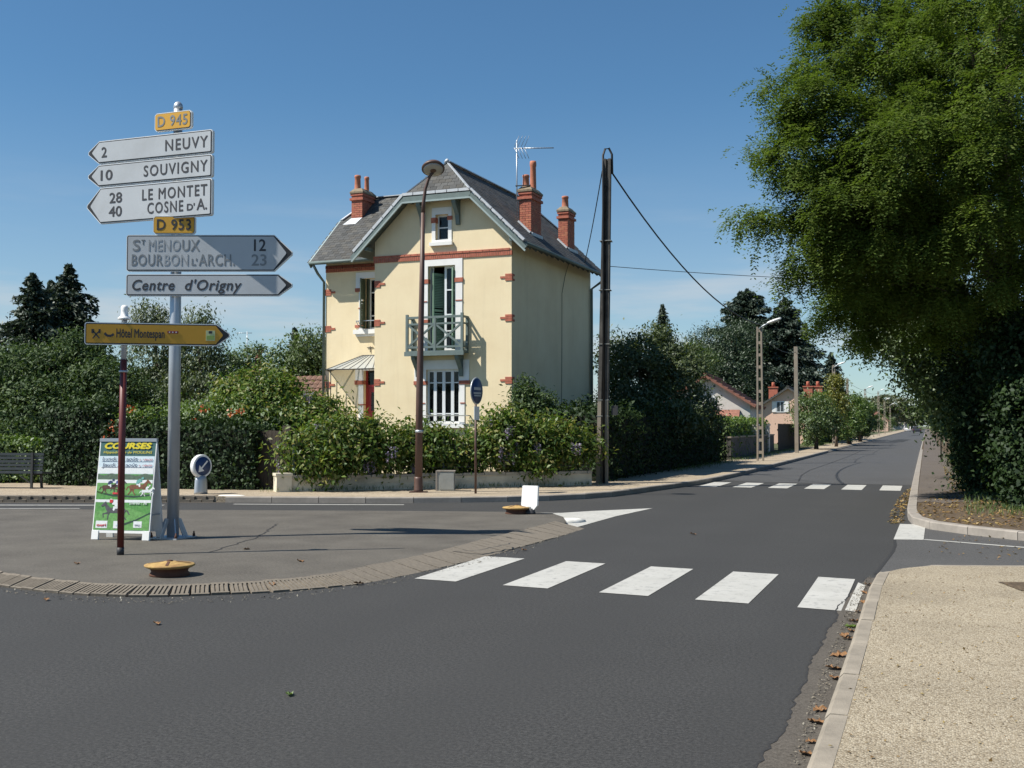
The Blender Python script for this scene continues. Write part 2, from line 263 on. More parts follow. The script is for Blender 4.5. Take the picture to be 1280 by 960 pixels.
# ------------------------------------------------------------------ object helpers
def tag(o, label=None, cat=None, group=None, kind=None):
    if label: o['label'] = label
    if cat: o['category'] = cat
    if group: o['group'] = group
    if kind: o['kind'] = kind
    return o
def thing(name, label, cat, loc=(0, 0, 0), rz=0.0, group=None):
    o = bpy.data.objects.new(name, None); o.empty_display_size = 0.2; COL.objects.link(o)
    o.location = loc; o.rotation_euler = (0, 0, rz); return tag(o, label, cat, group)
def link(name, me, parent=None, loc=(0, 0, 0), rot=(0, 0, 0)):
    o = bpy.data.objects.new(name, me); COL.objects.link(o); o.location = loc; o.rotation_euler = rot
    if parent is not None: o.parent = parent
    return o
def copy_tree(o, parent=None):
    c = o.copy(); COL.objects.link(c); c.parent = parent
    for ch in list(o.children): copy_tree(ch, c)
    return c
class MB:
    """collects shapes; build() links them as one mesh object"""
    def __init__(s): s.v = []; s.f = []; s.m = []; s.sm = []; s.cuts = [0]
    def cut(s): s.cuts.append(len(s.f)); return s
    def build_each(s, name, mats, parent=None):
        """one object for each piece between two cuts"""
        c = sorted(set(s.cuts + [len(s.f)])); o = []
        for a, b in zip(c, c[1:]):
            ids = sorted({i for f in s.f[a:b] for i in f}); k = {v: i for i, v in enumerate(ids)}; q = MB(); q.v = [s.v[i] for i in ids]
            q.f = [tuple(k[i] for i in f) for f in s.f[a:b]]; q.m = s.m[a:b]; q.sm = s.sm[a:b]; o.append(q.build(name, mats, parent))
        return o
    def add(s, vs, fs, mi=0, smooth=False):
        o = len(s.v); s.v += [tuple(p) for p in vs]
        for f in fs: s.f.append(tuple(o + i for i in f)); s.m.append(mi); s.sm.append(smooth)
        return s
    def box(s, x0, x1, y0, y1, z0, z1, mi=0, mtx=None):
        p = [(x, y, z) for z in (z0, z1) for y in (y0, y1) for x in (x0, x1)]
        if mtx is not None: p = [mtx @ Vector(q) for q in p]
        return s.add(p, [(0, 2, 3, 1), (4, 5, 7, 6), (0, 1, 5, 4), (2, 6, 7, 3), (1, 3, 7, 5), (0, 4, 6, 2)], mi)
    def cbox(s, c, size, mi=0, mtx=None):
        return s.box(c[0] - size[0] / 2, c[0] + size[0] / 2, c[1] - size[1] / 2, c[1] + size[1] / 2, c[2] - size[2] / 2, c[2] + size[2] / 2, mi, mtx)
    def bar(s, a, b, w, h=None, mi=0, up=(0, 0, 1)):
        """rectangular bar from a to b, w across, h high"""
        a, b = Vector(a), Vector(b); h = h or w; d = (b - a); n = d.length; d.normalize()
        sd = d.cross(Vector(up))
        if sd.length < 1e-4: sd = d.cross(Vector((0, 1, 0)))
        sd.normalize(); u = sd.cross(d)
        p = [q + sd * x * w / 2 + u * z * h / 2 for q in (a, b) for x, z in ((-1, -1), (1, -1), (1, 1), (-1, 1))]
        return s.add(p, [(3, 2, 1, 0), (4, 5, 6, 7), (0, 1, 5, 4), (1, 2, 6, 5), (2, 3, 7, 6), (3, 0, 4, 7)], mi)
    def tube(s, pts, rad, n=10, mi=0, cap=True, smooth=True):
        pts = [Vector(p) for p in pts]; rad = [rad] * len(pts) if not hasattr(rad, '__len__') else rad
        vs = []; prev = None
        for i, p in enumerate(pts):
            d = (pts[min(i + 1, len(pts) - 1)] - pts[max(i - 1, 0)]).normalized()
            ref = prev if prev is not None else (Vector((1, 0, 0)) if abs(d.x) < 0.9 else Vector((0, 1, 0)))
            a = (ref - d * ref.dot(d)).normalized(); b = d.cross(a); prev = a
            vs += [p + (a * math.cos(2 * math.pi * k / n) + b * math.sin(2 * math.pi * k / n)) * rad[i] for k in range(n)]
        fs = [(i * n + k, i * n + (k + 1) % n, (i + 1) * n + (k + 1) % n, (i + 1) * n + k) for i in range(len(pts) - 1) for k in range(n)]
        s.add(vs, fs, mi, smooth)
        if cap:
            o = len(s.v) - len(vs)
            s.f += [tuple(o + k for k in reversed(range(n))), tuple(o + (len(pts) - 1) * n + k for k in range(n))]; s.m += [mi, mi]; s.sm += [False, False]
        return s
    def lathe(s, prof, n=16, mi=0, c=(0, 0, 0), smooth=True, mtx=None):
        vs = [Vector((r * math.cos(2 * math.pi * k / n), r * math.sin(2 * math.pi * k / n), z)) for r, z in prof for k in range(n)]
        if mtx is not None: vs = [mtx @ v for v in vs]
        vs = [v + Vector(c) for v in vs]
        fs = [(i * n + k, i * n + (k + 1) % n, (i + 1) * n + (k + 1) % n, (i + 1) * n + k) for i in range(len(prof) - 1) for k in range(n)]
        s.add(vs, fs, mi, smooth)
        o = len(s.v) - len(vs)
        if prof[0][0] > 1e-3: s.f.append(tuple(o + k for k in reversed(range(n)))); s.m.append(mi); s.sm.append(False)
        if prof[-1][0] > 1e-3: s.f.append(tuple(o + (len(prof) - 1) * n + k for k in range(n))); s.m.append(mi); s.sm.append(False)
        return s
    def plate(s, poly, t, fn, holes=(), mi=0, side=None):
        """2D polygon with holes, thickness t, mapped by fn(x, y, depth) into space"""
        loops = [list(poly)] + [list(h) for h in holes]; flat = [p for l in loops for p in l]
        tri = geometry.tessellate_polygon([[Vector((x, y, 0)) for x, y in l] for l in loops]); n = len(flat)
        vs = [fn(x, y, 0) for x, y in flat] + [fn(x, y, t) for x, y in flat]
        s.add(vs, [tuple(a) for a in tri] + [tuple(n + i for i in reversed(a)) for a in tri], mi)
        b = 0; fs = []
        for l in loops:
            k = len(l); fs += [(b + i, b + (i + 1) % k, n + b + (i + 1) % k, n + b + i) for i in range(k)]; b += k
        o = len(s.v) - len(vs)
        for f in fs: s.f.append(tuple(o + i for i in f)); s.m.append(mi if side is None else side); s.sm.append(False)
        return s
    def mesh(s, name, mats, fix=True):
        me = bpy.data.meshes.new(name); me.from_pydata(s.v, [], s.f)
        mats = mats if isinstance(mats, (list, tuple)) else [mats]
        for q in mats: me.materials.append(M[q])
        me.polygons.foreach_set('material_index', s.m); me.polygons.foreach_set('use_smooth', s.sm)
        if fix:
            bm = bmesh.new(); bm.from_mesh(me); bmesh.ops.recalc_face_normals(bm, faces=bm.faces); bm.to_mesh(me); bm.free()
        me.update(); return me
    def build(s, name, mats, parent=None, loc=(0, 0, 0), rot=(0, 0, 0), fix=True):
        return link(name, s.mesh(name, mats, fix), parent, loc, rot)
def rect(x0, x1, y0, y1): return [(x0, y0), (x1, y0), (x1, y1), (x0, y1)]
def slab(name, poly, z0, z1, mat, parent=None, kind='structure'):
    o = MB().plate(poly, 1, lambda x, y, d: (x, y, z1 if d == 0 else z0)).build(name, mat, parent)
    if parent is None: tag(o, kind=kind)
    return o
def text(name, s, size, mat, parent, mtx, align='LEFT', spacing=1.0, sx=1.0, shear=0.0, bold=0.0, depth=0.0012):
    cu = bpy.data.curves.new(name, 'FONT'); cu.body = s; cu.size = size; cu.align_x = align; cu.space_character = spacing
    cu.shear = shear; cu.extrude = depth; cu.resolution_u = 3
    o = bpy.data.objects.new('tmp', cu); COL.objects.link(o); bpy.context.view_layer.update()
    me = bpy.data.meshes.new_from_object(o.evaluated_get(bpy.context.evaluated_depsgraph_get())); bpy.data.objects.remove(o); bpy.data.curves.remove(cu)
    if bold:      # heavier strokes: the same letter struck again a little to each side
        bm = bmesh.new()
        for dx, dy, dz in ((-bold, 0, 0), (bold, 0, .0004), (0, -bold, .0008), (0, bold, .0012)):
            m2 = me.copy(); m2.transform(Matrix.Translation((dx, dy, dz))); bm.from_mesh(m2); bpy.data.meshes.remove(m2)
        bm.to_mesh(me); bm.free()
    me.transform(mtx @ Matrix.Diagonal((sx, 1, 1, 1))); me.name = name; me.materials.clear(); me.materials.append(M[mat])
    return link(name, me, parent)
XZ = Matrix(((1, 0, 0, 0), (0, 0, -1, 0), (0, 1, 0, 0), (0, 0, 0, 1)))      # text plane -> upright face looking to -Y
def face(x, y, z): return Matrix.Translation((x, y, z)) @ XZ

# ------------------------------------------------------------------ foliage: clouds of single folded leaves
def unit(a): return a / np.maximum(np.linalg.norm(a, axis=1, keepdims=True), 1e-9)
def leaf_mesh(name, pts, dirs, nrm, length, width, mat, fold=0.25):
    n = len(pts)
    if n == 0: pts = np.zeros((1, 3)); dirs = np.array([[1., 0, 0]]); nrm = np.array([[0., 0, 1]]); n = 1
    d = unit(dirs); s = unit(np.cross(d, nrm)); u = np.cross(s, d)
    l = (np.asarray(length) * np.ones(n))[:, None]; w = (np.asarray(width) * np.ones(n))[:, None]
    v = np.empty((n, 4, 3)); v[:, 0] = pts - d * l * 0.5; v[:, 2] = pts + d * l * 0.5
    v[:, 1] = pts + s * w * 0.5 + u * w * fold; v[:, 3] = pts - s * w * 0.5 + u * w * fold
    me = bpy.data.meshes.new(name); me.vertices.add(n * 4); me.vertices.foreach_set('co', v.astype(np.float32).ravel())
    me.loops.add(n * 4); me.loops.foreach_set('vertex_index', np.arange(n * 4, dtype=np.int32))
    me.polygons.add(n); me.polygons.foreach_set('loop_start', np.arange(0, n * 4, 4, dtype=np.int32))
    me.polygons.foreach_set('loop_total', np.full(n, 4, dtype=np.int32))
    me.materials.append(M[mat]); me.update(calc_edges=True); return me
def rand_dirs(n): return unit(RNG.normal(size=(n, 3)))
def lobes_points(lobes, n, clump, shell=0.55, gap=0.0, spread=1.0):
    """n leaf points in clumps spread through ellipsoid lobes (centre, radii); returns points and outward directions"""
    vol = np.array([l[1][0] * l[1][1] + l[1][1] * l[1][2] + l[1][0] * l[1][2] for l in lobes]); vol = vol / vol.sum()
    P_, N_ = [], []
    for l, f in zip(lobes, vol):
        c, r = np.array(l[0], float), np.array(l[1], float); k = max(60, int(n * f)); m = max(4, int(k / 45))
        d = rand_dirs(m); rr = (shell + (1 - shell) * RNG.random(m) ** 0.6)[:, None]
        cc = c + d * r * rr
        if gap:
            keep = (np.sin(cc[:, 0] * 1.9 + 1.3 * cc[:, 2]) + np.sin(cc[:, 1] * 2.3 - cc[:, 2] * 1.7) + RNG.normal(size=m) * 0.6) > gap * 2 - 2
            if keep.any(): cc, d = cc[keep], d[keep]
        i = RNG.integers(0, len(cc), k); sc = (clump * (0.5 + RNG.random(len(cc)) * 0.9))[i][:, None]
        q = RNG.normal(size=(k, 3)) * np.array([1, 1, 0.72]) * sc * 0.5 * spread
        P_.append(cc[i] + q); N_.append(unit(d[i] + 0.6 * unit(q)))
    return np.concatenate(P_), np.concatenate(N_)
def foliage(name, parent, lobes, n, leaf, mat, clump=0.5, aspect=0.45, droop=0.3, shell=0.55, gap=0.0, spread=1.0):
    p, o = lobes_points(lobes, n, clump, shell, gap, spread); k = len(p)
    d = unit(rand_dirs(k) + o * 0.5 + np.array([0, 0, -droop])); nr = unit(o + np.array([0, 0, 0.7]) + 0.7 * rand_dirs(k))
    L_ = leaf * (0.65 + 0.7 * RNG.random(k))
    return link(name, leaf_mesh(name, p, d, nr, L_, L_ * aspect, mat), parent)
def limbs(parent, base, top, r0, targets, mat='bark', bend=0.25, name='trunk', n=9, twigs=0):
    mb = MB(); base, top = Vector(base), Vector(top)
    pts = [base.lerp(top, t) + Vector((math.sin(t * 5 + base.x) * bend, math.cos(t * 4 + base.y) * bend, 0)) * t * 0.4 for t in (0, .2, .4, .6, .8, 1)]
    mb.tube(pts, [r0 * 1.35, r0, r0 * .86, r0 * .7, r0 * .5, r0 * .2], n)
    for i, tg in enumerate(targets):
        tg = Vector(tg); t = min(0.9, max(0.25, 0.3 + 0.5 * random.random())); a = pts[0].lerp(pts[-1], t); a = min(pts, key=lambda q: abs(q.z - min(tg.z * 0.75, top.z * .85)))
        mid = a.lerp(tg, 0.5) + Vector((random.uniform(-.3, .3), random.uniform(-.3, .3), random.uniform(.1, .5)))
        mb.tube([a, a.lerp(mid, .5), mid, mid.lerp(tg, .6), tg], [r0 * .42, r0 * .34, r0 * .25, r0 * .15, r0 * .04], 6)
        for k in range(twigs):
            s_ = mid.lerp(tg, random.random()); e = s_ + Vector((random.uniform(-1, 1), random.uniform(-1, 1), random.uniform(-.5, .8)))
            mb.tube([s_, s_.lerp(e, .5) + Vector((0, 0, .1)), e], [r0 * .09, r0 * .06, r0 * .02], 4)
    return mb.build(name, mat, parent)
def tree(name, label, base, lobes, n, leaf, mat, trunk_r=0.18, cat='tree', clump=0.5, aspect=0.45, droop=0.3, shell=0.5, gap=0.0, bark='bark', group=None, spread=1.0, twigs=0):
    t = thing(name, label, cat, base, 0, group); b = Vector(base)
    lo = [((Vector(c) - b), r) for c, r in lobes]
    top = max((c for c, r in lo), key=lambda c: c.z)
    limbs(t, (0, 0, -0.05), (top.x * .5, top.y * .5, top.z), trunk_r, [c for c, r in lo], bark, twigs=twigs)
    foliage('crown', t, lo, n, leaf, mat, clump, aspect, droop, shell, gap, spread); return t
def conifer(name, label, base, h, r, mat, n=26000, levels=22, leaf=0.28, sag=0.25, start=0.05, power=0.85, cat='conifer', group=None, ragged=0.3, topw=0.03):
    """whorl-less conifer: single drooping boughs all the way up, each a flat spray of needles with hanging twigs"""
    t = thing(name, label, cat, base, 0, group); nb = levels * 11
    MB().tube([(0, 0, -.1), (0.03, 0, h * .5), (0, 0, h)], [h * .018 + .05, h * .011 + .03, 0.01], 7).build('trunk', 'bark_dark', t)
    P_, D_ = [], []; f = (np.arange(nb) + RNG.random(nb)) / nb; f = f ** 0.85; ln = r * ((1 - f) ** power + topw) * np.clip(1 + RNG.normal(size=nb) * ragged * .55, .45, 1.5)
    m_all = np.maximum(8, n * (ln + .1 * r) / (ln + .1 * r).sum()).astype(int)
    for i in range(nb):
        a = i * 2.39996 + RNG.normal() * .25; l = ln[i]; m = m_all[i]; z = h * (start + (1 - start) * f[i]); s = RNG.random(m) ** 0.75; sd = RNG.normal(size=m) * .15 * l * (.3 + s) + RNG.normal(size=m) * .04
        rise = .25 * f[i] + RNG.normal() * .06
        x = np.cos(a) * l * s - np.sin(a) * sd; y = np.sin(a) * l * s + np.cos(a) * sd
        zz = z + l * (rise * s - sag * s * s) - np.abs(RNG.normal(size=m)) * (.10 + .10 * l * .5) - np.abs(sd) * .3
        P_.append(np.stack([x, y, zz], 1)); D_.append(np.stack([np.cos(a) + RNG.normal(size=m) * .6, np.sin(a) + RNG.normal(size=m) * .6, -.35 + RNG.normal(size=m) * .45], 1))
    k = max(40, n // 40); P_.append(np.stack([RNG.normal(size=k) * .06, RNG.normal(size=k) * .06, h - RNG.random(k) * h * .08], 1)); D_.append(np.stack([RNG.normal(size=k) * .5, RNG.normal(size=k) * .5, np.ones(k)], 1))
    p = np.concatenate(P_); d = np.concatenate(D_); k = len(p); L_ = leaf * (.6 + .8 * RNG.random(k))
    link('crown', leaf_mesh('crown', p, d, unit(np.array([[0, 0, .6]]) + .8 * rand_dirs(k)), L_, L_ * .36, mat), t); return t
def surface_leaves(name, parent, boxes, n, leaf, mat, rough=0.12, aspect=0.6, top=1.0, droop=0.35):
    """clipped growth: leaves lying over the faces of boxes (x0,x1,y0,y1,z0,z1), uneven by `rough`"""
    P_, N_ = [], []; area = [2 * ((b[1] - b[0]) + (b[3] - b[2])) * (b[5] - b[4]) + (b[1] - b[0]) * (b[3] - b[2]) for b in boxes]
    for b, A in zip(boxes, area):
        k = int(n * A / sum(area)); x0, x1, y0, y1, z0, z1 = b; dx, dy, dz = x1 - x0, y1 - y0, z1 - z0
        w = np.array([dx * dz, dx * dz, dy * dz, dy * dz, dx * dy * top]); f = RNG.choice(5, k, p=w / w.sum()); u, v = RNG.random(k), RNG.random(k)
        p = np.zeros((k, 3)); nn = np.zeros((k, 3))
        for q in range(5):
            i = f == q
            if q < 2: p[i] = np.stack([x0 + dx * u[i], np.full(i.sum(), (y0, y1)[q]), z0 + dz * v[i]], 1); nn[i] = (0, (-1, 1)[q], 0)
            elif q < 4: p[i] = np.stack([np.full(i.sum(), (x0, x1)[q - 2]), y0 + dy * u[i], z0 + dz * v[i]], 1); nn[i] = ((-1, 1)[q - 2], 0, 0)
            else: p[i] = np.stack([x0 + dx * u[i], y0 + dy * v[i], np.full(i.sum(), z1)], 1); nn[i] = (0, 0, 1)
        wob = np.sin(p[:, 0] * 2.7 + p[:, 2] * 1.9) * np.sin(p[:, 1] * 2.1 + p[:, 2] * 3.1) + .6 * np.sin(p[:, 0] * 7 + p[:, 1] * 6) * np.sin(p[:, 2] * 8)
        p += nn * (wob * rough + RNG.normal(size=k) * rough * .7)[:, None] + RNG.normal(size=(k, 3)) * rough * .25
        P_.append(p); N_.append(nn)
    p = np.concatenate(P_); nn = np.concatenate(N_); k = len(p); d = unit(rand_dirs(k) + np.array([0, 0, -droop]) + nn * .25)
    L_ = leaf * (.6 + .8 * RNG.random(k))
    return link(name, leaf_mesh(name, p, d, unit(nn * 1.2 + np.array([0, 0, .4]) + .6 * rand_dirs(k)), L_, L_ * aspect, mat), parent)
def hedge(name, label, a, b, depth, h, n, leaf, mat, cat='hedge', rough=0.1, group=None, extra=None):
    """clipped hedge whose front foot runs from a to b; extends `depth` away to the left of a->b"""
    a, b = Vector(a), Vector(b); d = b - a; t = thing(name, label, cat, a, math.atan2(d.y, d.x), group); ln = Vector((d.x, d.y)).length
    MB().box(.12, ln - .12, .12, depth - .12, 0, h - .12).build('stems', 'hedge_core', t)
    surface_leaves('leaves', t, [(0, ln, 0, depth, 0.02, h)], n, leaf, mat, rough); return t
# ================================================================== THE SETTING
def smooth_path(pts, step=0.25):
    """Catmull-Rom through the points, resampled evenly"""
    pts = [Vector((p[0], p[1], 0)) for p in pts]; q = [pts[0] * 2 - pts[1]] + pts + [pts[-1] * 2 - pts[-2]]; o = []
    for i in range(1, len(q) - 2):
        a, b, c, d = q[i - 1:i + 3]
        for k in range(12):
            t = k / 12; o.append(0.5 * ((2 * b) + (c - a) * t + (2 * a - 5 * b + 4 * c - d) * t * t + (3 * b - a - 3 * c + d) * t ** 3))
    o.append(pts[-1]); return resample(o, step)
def resample(p, step=None, count=None):
    s = [0.0]
    for a, b in zip(p, p[1:]): s.append(s[-1] + (b - a).length)
    n = count or max(2, int(s[-1] / step) + 1); out_ = []; j = 0
    for i in range(n):
        d = s[-1] * i / (n - 1)
        while j < len(s) - 2 and s[j + 1] < d: j += 1
        out_.append(p[j].lerp(p[j + 1], (d - s[j]) / max(1e-9, s[j + 1] - s[j])))
    return out_
def offset(p, d):
    """polyline moved d to its left"""
    o = []
    for i in range(len(p)):
        t = (p[min(i + 1, len(p) - 1)] - p[max(i - 1, 0)]).normalized(); o.append(p[i] + Vector((-t.y, t.x, 0)) * d)
    return o
def xy(p): return [(q.x, q.y) for q in p]
def sheet(name, poly, z, mat, parent=None):
    mb = MB(); tri = geometry.tessellate_polygon([[Vector((x, y, 0)) for x, y in poly]])
    mb.add([(x, y, z) for x, y in poly], [tuple(t) for t in tri]); o = mb.build(name, mat, parent)
    for p in o.data.polygons:
        if p.normal.z < 0: p.flip()
    if parent is None: tag(o, kind='structure')
    return o

# one sheet of ground to the horizon
sheet('ground', [(-2500, -2500), (2500, -2500), (2500, 2500), (-2500, 2500)], -0.06, 'field')
road = sheet('road', [(-160, -60), (14, -60), (14, 17.6), (1.2, 18.0), (0.2, 19.2), (-0.1, 22), (-0.1, 600), (-5.9, 600), (-5.9, 33), (-6.6, 27), (-8.2, 24), (-12, 22), (-60, 8), (-160, -20)], 0.0, 'road_asphalt')

# kerb stones -------------------------------------------------------
def kerb_stone_mesh(w, h, l=1.0, c=0.018):
    mb = MB(); prof = [(0, -0.05), (0.0, h - c), (c, h), (w, h), (w, -0.05)]; g = 0.006
    n = len(prof); vs = [(x, y, z) for x in (g - l / 2, l / 2 - g) for y, z in prof]
    mb.add(vs, [tuple(range(n)), tuple(reversed(range(n, 2 * n)))] + [(i, n + i, n + (i + 1) % n, (i + 1) % n) for i in range(n)]); return mb
def kerb_run(path, w, h, parent, mat, ln=1.0, limit=300, name='kerb_stone', jitter=0.004):
    """kerb stones along a path; the pavement lies on the left of the path"""
    me = kerb_stone_mesh(w, h).mesh(name, mat); p = resample(path, ln); k = 0
    for a, b in zip(p, p[1:]):
        if k >= limit: break
        d = b - a; o = link(name, me, parent, ((a + b) / 2) + Vector((0, 0, random.uniform(-jitter, jitter))), (random.uniform(-.006, .006), 0, math.atan2(d.y, d.x)))
        o.scale = (d.length, 1, 1); k += 1
    return p

# --- far pavement on the left of the avenue and in front of the house
fk = smooth_path([(-80, -4), (-40, 10.2)] + [tuple(G(x, y)[:2]) for x, y in ((-150, 628), (0, 628), (130, 628), (265, 628), (380, 628.6), (500, 629), (620, 627.8), (690, 625.8), (760, 621.6), (820, 613.5), (872, 606))] + [(-5.72, 34), (-5.62, 40), (-5.55, 60), (-5.5, 110)], 0.25)
fk_far = fk + [Vector((-5.5, 560, 0))]
back = [(-8.2, 560), (-8.2, 33.5), (-9.6, 29.5), (-14.3, 25.2), (-16.5, 27.5), (-23, 29.5), (-60, 22), (-80, 14)]
far_pave = slab('pavement', xy(offset(fk_far, 0.1)) + back, -0.05, 0.12, 'sandy_ground')
iL = min(range(len(fk)), key=lambda i: (fk[i] - G(285, 628)).length); iA = min(range(len(fk)), key=lambda i: abs(fk[i].x + 26) + abs(fk[i].y - 15))
iE = min(range(len(fk)), key=lambda i: abs(fk[i].y - 70))
kerb_run(fk[iL:iE], 0.14, 0.125, far_pave, 'kerb_concrete')
MB().tube([p + Vector((0, 0, 0.03)) for p in offset(fk_far[iE:], 0.07)], 0.085, 4, smooth=False).build('kerb_run', 'kerb_concrete', far_pave)
MB().tube([p + Vector((0, 0, 0.03)) for p in offset(fk[:iA], 0.07)], 0.085, 4, smooth=False).build('kerb_run', 'kerb_concrete', far_pave)
# notched border blocks, left end of that kerb
nb = MB(); nb.box(-.115, .115, 0, .42, -.05, .06); nb.box(-.115, .115, .09, .42, .06, .13); nb.box(-.115, -.04, 0, .09, .06, .125)
nbm = nb.mesh('border_block', 'block_concrete')
p = resample(fk[iA:iL], 0.245)
for a, b in zip(p, p[1:]):
    d = b - a; link('border_block', nbm, far_pave, (a + b) / 2, (0, 0, math.atan2(d.y, d.x)))
sheet('gutter', xy(fk[iA:iL + 1]) + xy(offset(fk[iA:iL + 1], -0.16))[::-1], 0.004, 'gutter_asphalt')
# white rounded kerb nose at the end of the border blocks
nose = MB(); c0 = G(286, 627); nose.add([], [])
nose.lathe([(0.01, .2), (.09, .19), (.15, .14), (.18, .05), (.18, -.04)], 14, mtx=Matrix.Diagonal((2.6, 1.0, .72, 1)))
tag(nose.build('kerb_nose', 'white_kerb', None, (c0.x, c0.y + .1, 0), (0, 0, R(14))), 'rounded white kerb nose lying at the end of the notched border blocks', 'kerb')
# garden ground behind
slab('garden', [(-8.1, 600), (-8.1, 33.4), (-9.5, 29.4), (-14.2, 25.1), (-16.4, 27.4), (-23, 29.4), (-60, 21.9), (-200, 5), (-400, 200), (-400, 600)], -0.05, 0.10, 'field')

# --- far pavement on the right, soil and path under the trees
rk = smooth_path([(12, 16.9), (5, 16.9), (2.4, 16.95), (1.25, 17.3), (0.5, 18.05), (-0.1, 19.0), (-0.32, 20.6), (-0.36, 25), (-0.38, 40), (-0.4, 80), (-0.4, 130)], 0.2)[::-1]
rk_far = [Vector((-0.4, 560, 0))] + rk
right_pave = slab('verge', xy(offset(rk_far, 0.1)) + [(14, 17.0), (14, 560)], -0.05, 0.115, 'soil')
near = [q for q in rk if q.y < 75]
kerb_run(near, 0.16, 0.128, right_pave, 'kerb_concrete', 0.9)
MB().tube([q + Vector((0, 0, 0.035)) for q in offset([q for q in rk_far if q.y >= 75], 0.07)], 0.085, 4, smooth=False).build('kerb_run', 'kerb_concrete', right_pave)
edge = [(-0.2, 23.4), (0.1, 23.6), (0.35, 23.2), (0.62, 23.9), (0.8, 23.7)]
sheet('footpath', edge + [(0.86 + 0.05 * math.sin(y * 1.7), y) for y in range(25, 120, 2)] + [(0.86, 550), (-0.22, 550)], 0.122, 'path_asphalt')

# --- near pavement of pale gravel on the right
nk = smooth_path([(-0.62, -16), (-0.55, -4), (-0.52, 4), (-0.52, 9), (-0.52, 11.4), (-0.44, 12.35), (0.0, 12.95), (0.9, 13.25), (3, 13.3), (12, 13.3)], 0.2)[::-1]
near_pave = slab('pavement', xy(offset(nk, 0.1)) + [(12, -16)], -0.05, 0.12, 'beige_gravel')
kerb_run([q for q in nk][::-1], 0.13, 0.122, near_pave, 'kerb_concrete', 1.0) if False else None
kme = kerb_stone_mesh(0.115, 0.124, 1.0, 0.028).mesh('kerb_stone', 'near_kerb'); pp = resample(nk, 1.0)
for a, b in zip(pp, pp[1:]):      # the pavement is on the right of the reversed path
    d = a - b; o = link('kerb_stone', kme, near_pave, (a + b) / 2 + Vector((0, 0, random.uniform(-.006, .003))), (random.uniform(-.02, .02), 0, math.atan2(d.y, d.x) + math.pi + random.uniform(-.006, .006))); o.scale = (d.length - .008, 1, 1)
sheet('soil_patch', [(.62, 11.75), (.78, 11.2), (1.5, 11.4), (1.4, 11.95)], 0.1245, 'soil', near_pave)  # dark brown patch of exposed ground in the gravel
# worn concrete patch beside the kerb
0 and sheet('kerb_patch', [(-.40, 6.8), (-.34, 6.72), (-.31, 6.9), (-.30, 7.3), (-.33, 7.7), (-.30, 8.3), (-.34, 8.8), (-.36, 9.3), (-.40, 9.35)], 0.1235, 'kerb_concrete', near_pave)
# gutter strip with a broken edge along the near kerb
random.seed(3)
ed = []
y = -16.0
while y < 12.6:
    ed.append((-0.75 + 0.012 * math.sin(y * 2.1) + 0.010 * math.sin(y * 5.3) + random.uniform(-.014, .014) + max(0, (y - 10.5)) * 0.06, y)); y += 0.07
sheet('gutter', ed + [(-0.44, 12.6), (-0.5, 11.0), (-0.5, -16)], 0.004, 'gutter_asphalt')
sheet('tar_edge', [(x - 0.004 - 0.010 * random.random(), y) for x, y in ed] + [(x + 0.004, y) for x, y in ed][::-1], 0.006, 'tar', road)
# older, paler asphalt of the side street
so_ = [tuple(G(x, y)[:2]) for x, y in ((1092, 718), (1104, 703), (1114, 690), (1117, 682), (1116, 674), (1130, 656))]
sheet('side_street', so_ + [(.3, 18.7), (1.2, 17.6), (14, 17.4), (14, 13.1), (0.2, 12.9)], 0.004, 'old_asphalt')
sheet('tar_seam', so_[:5] + [(x + .04, y + .03) for x, y in so_[:5]][::-1], 0.007, 'tar', road)

# --- painted markings
def stripe(name, quad, mat='road_paint', z=0.005): return sheet(name, quad, z, mat, road)
for u, w in ((-5.1, .5), (-4.05, .5), (-3.0, .5), (-2.04, .5), (-1.1, .38)):
    v0 = 10.15 - 0.13 * u; s = random.uniform(-.015, .015)
    stripe('crossing_stripe', [(u, v0), (u + w, v0 - .06), (u + w + s, v0 + 2.08), (u + s - (0.04 if u < -5 else 0), v0 + 2.14)])
stripe('crossing_stripe', [(-.69, 10.25), (-.60, 10.2), (-.60, 11.9), (-.68, 12.1)], 'old_paint', 0.009)
for k in range(6):
    u = -1.13 - .92 * k; stripe('crossing_stripe', [(u, 29.5 + .05 * k), (u + .5, 29.45 + .05 * k), (u + .5, 31.9 + .05 * k), (u, 31.95 + .05 * k)])
stripe('stop_block', [tuple(G(x, y)[:2]) for x, y in ((1117, 675), (1154.5, 675.5), (1157, 656.5), (1125, 655.5))], z=0.009)
a, b = G(1155, 675), G(1280, 685); b = a + (b - a) * 4; n_ = Vector((-(b - a).y, (b - a).x, 0)).normalized() * .05
stripe('edge_line', xy([a - n_, b - n_, b + n_, a + n_]), z=0.009)
# kerb-parallel line in front of the house, and the double line further left
def line_px(pts, w, mat='road_paint'):
    p = [G(x, y) for x, y in pts]; p = resample(p, 0.5); o = offset(p, w / 2); i = offset(p, -w / 2); stripe('edge_line', xy(o) + xy(i)[::-1], mat)
line_px([(292, 630.4), (400, 631), (505, 631.2)], 0.14)
line_px([(-260, 631.2), (0, 631.6), (205, 631.8)], 0.16); line_px([(-260, 636), (0, 636), (100, 635.8)], 0.10, 'old_paint')
line_px([(560, 641), (700, 641.5)], 0.05, 'old_paint')
# white painted point of the island
stripe('painted_tip', [tuple(G(x, y)[:2]) for x, y in ((676, 643), (740, 639), (816, 635.5), (770, 645.5), (722, 659), (700, 660), (680, 650))])
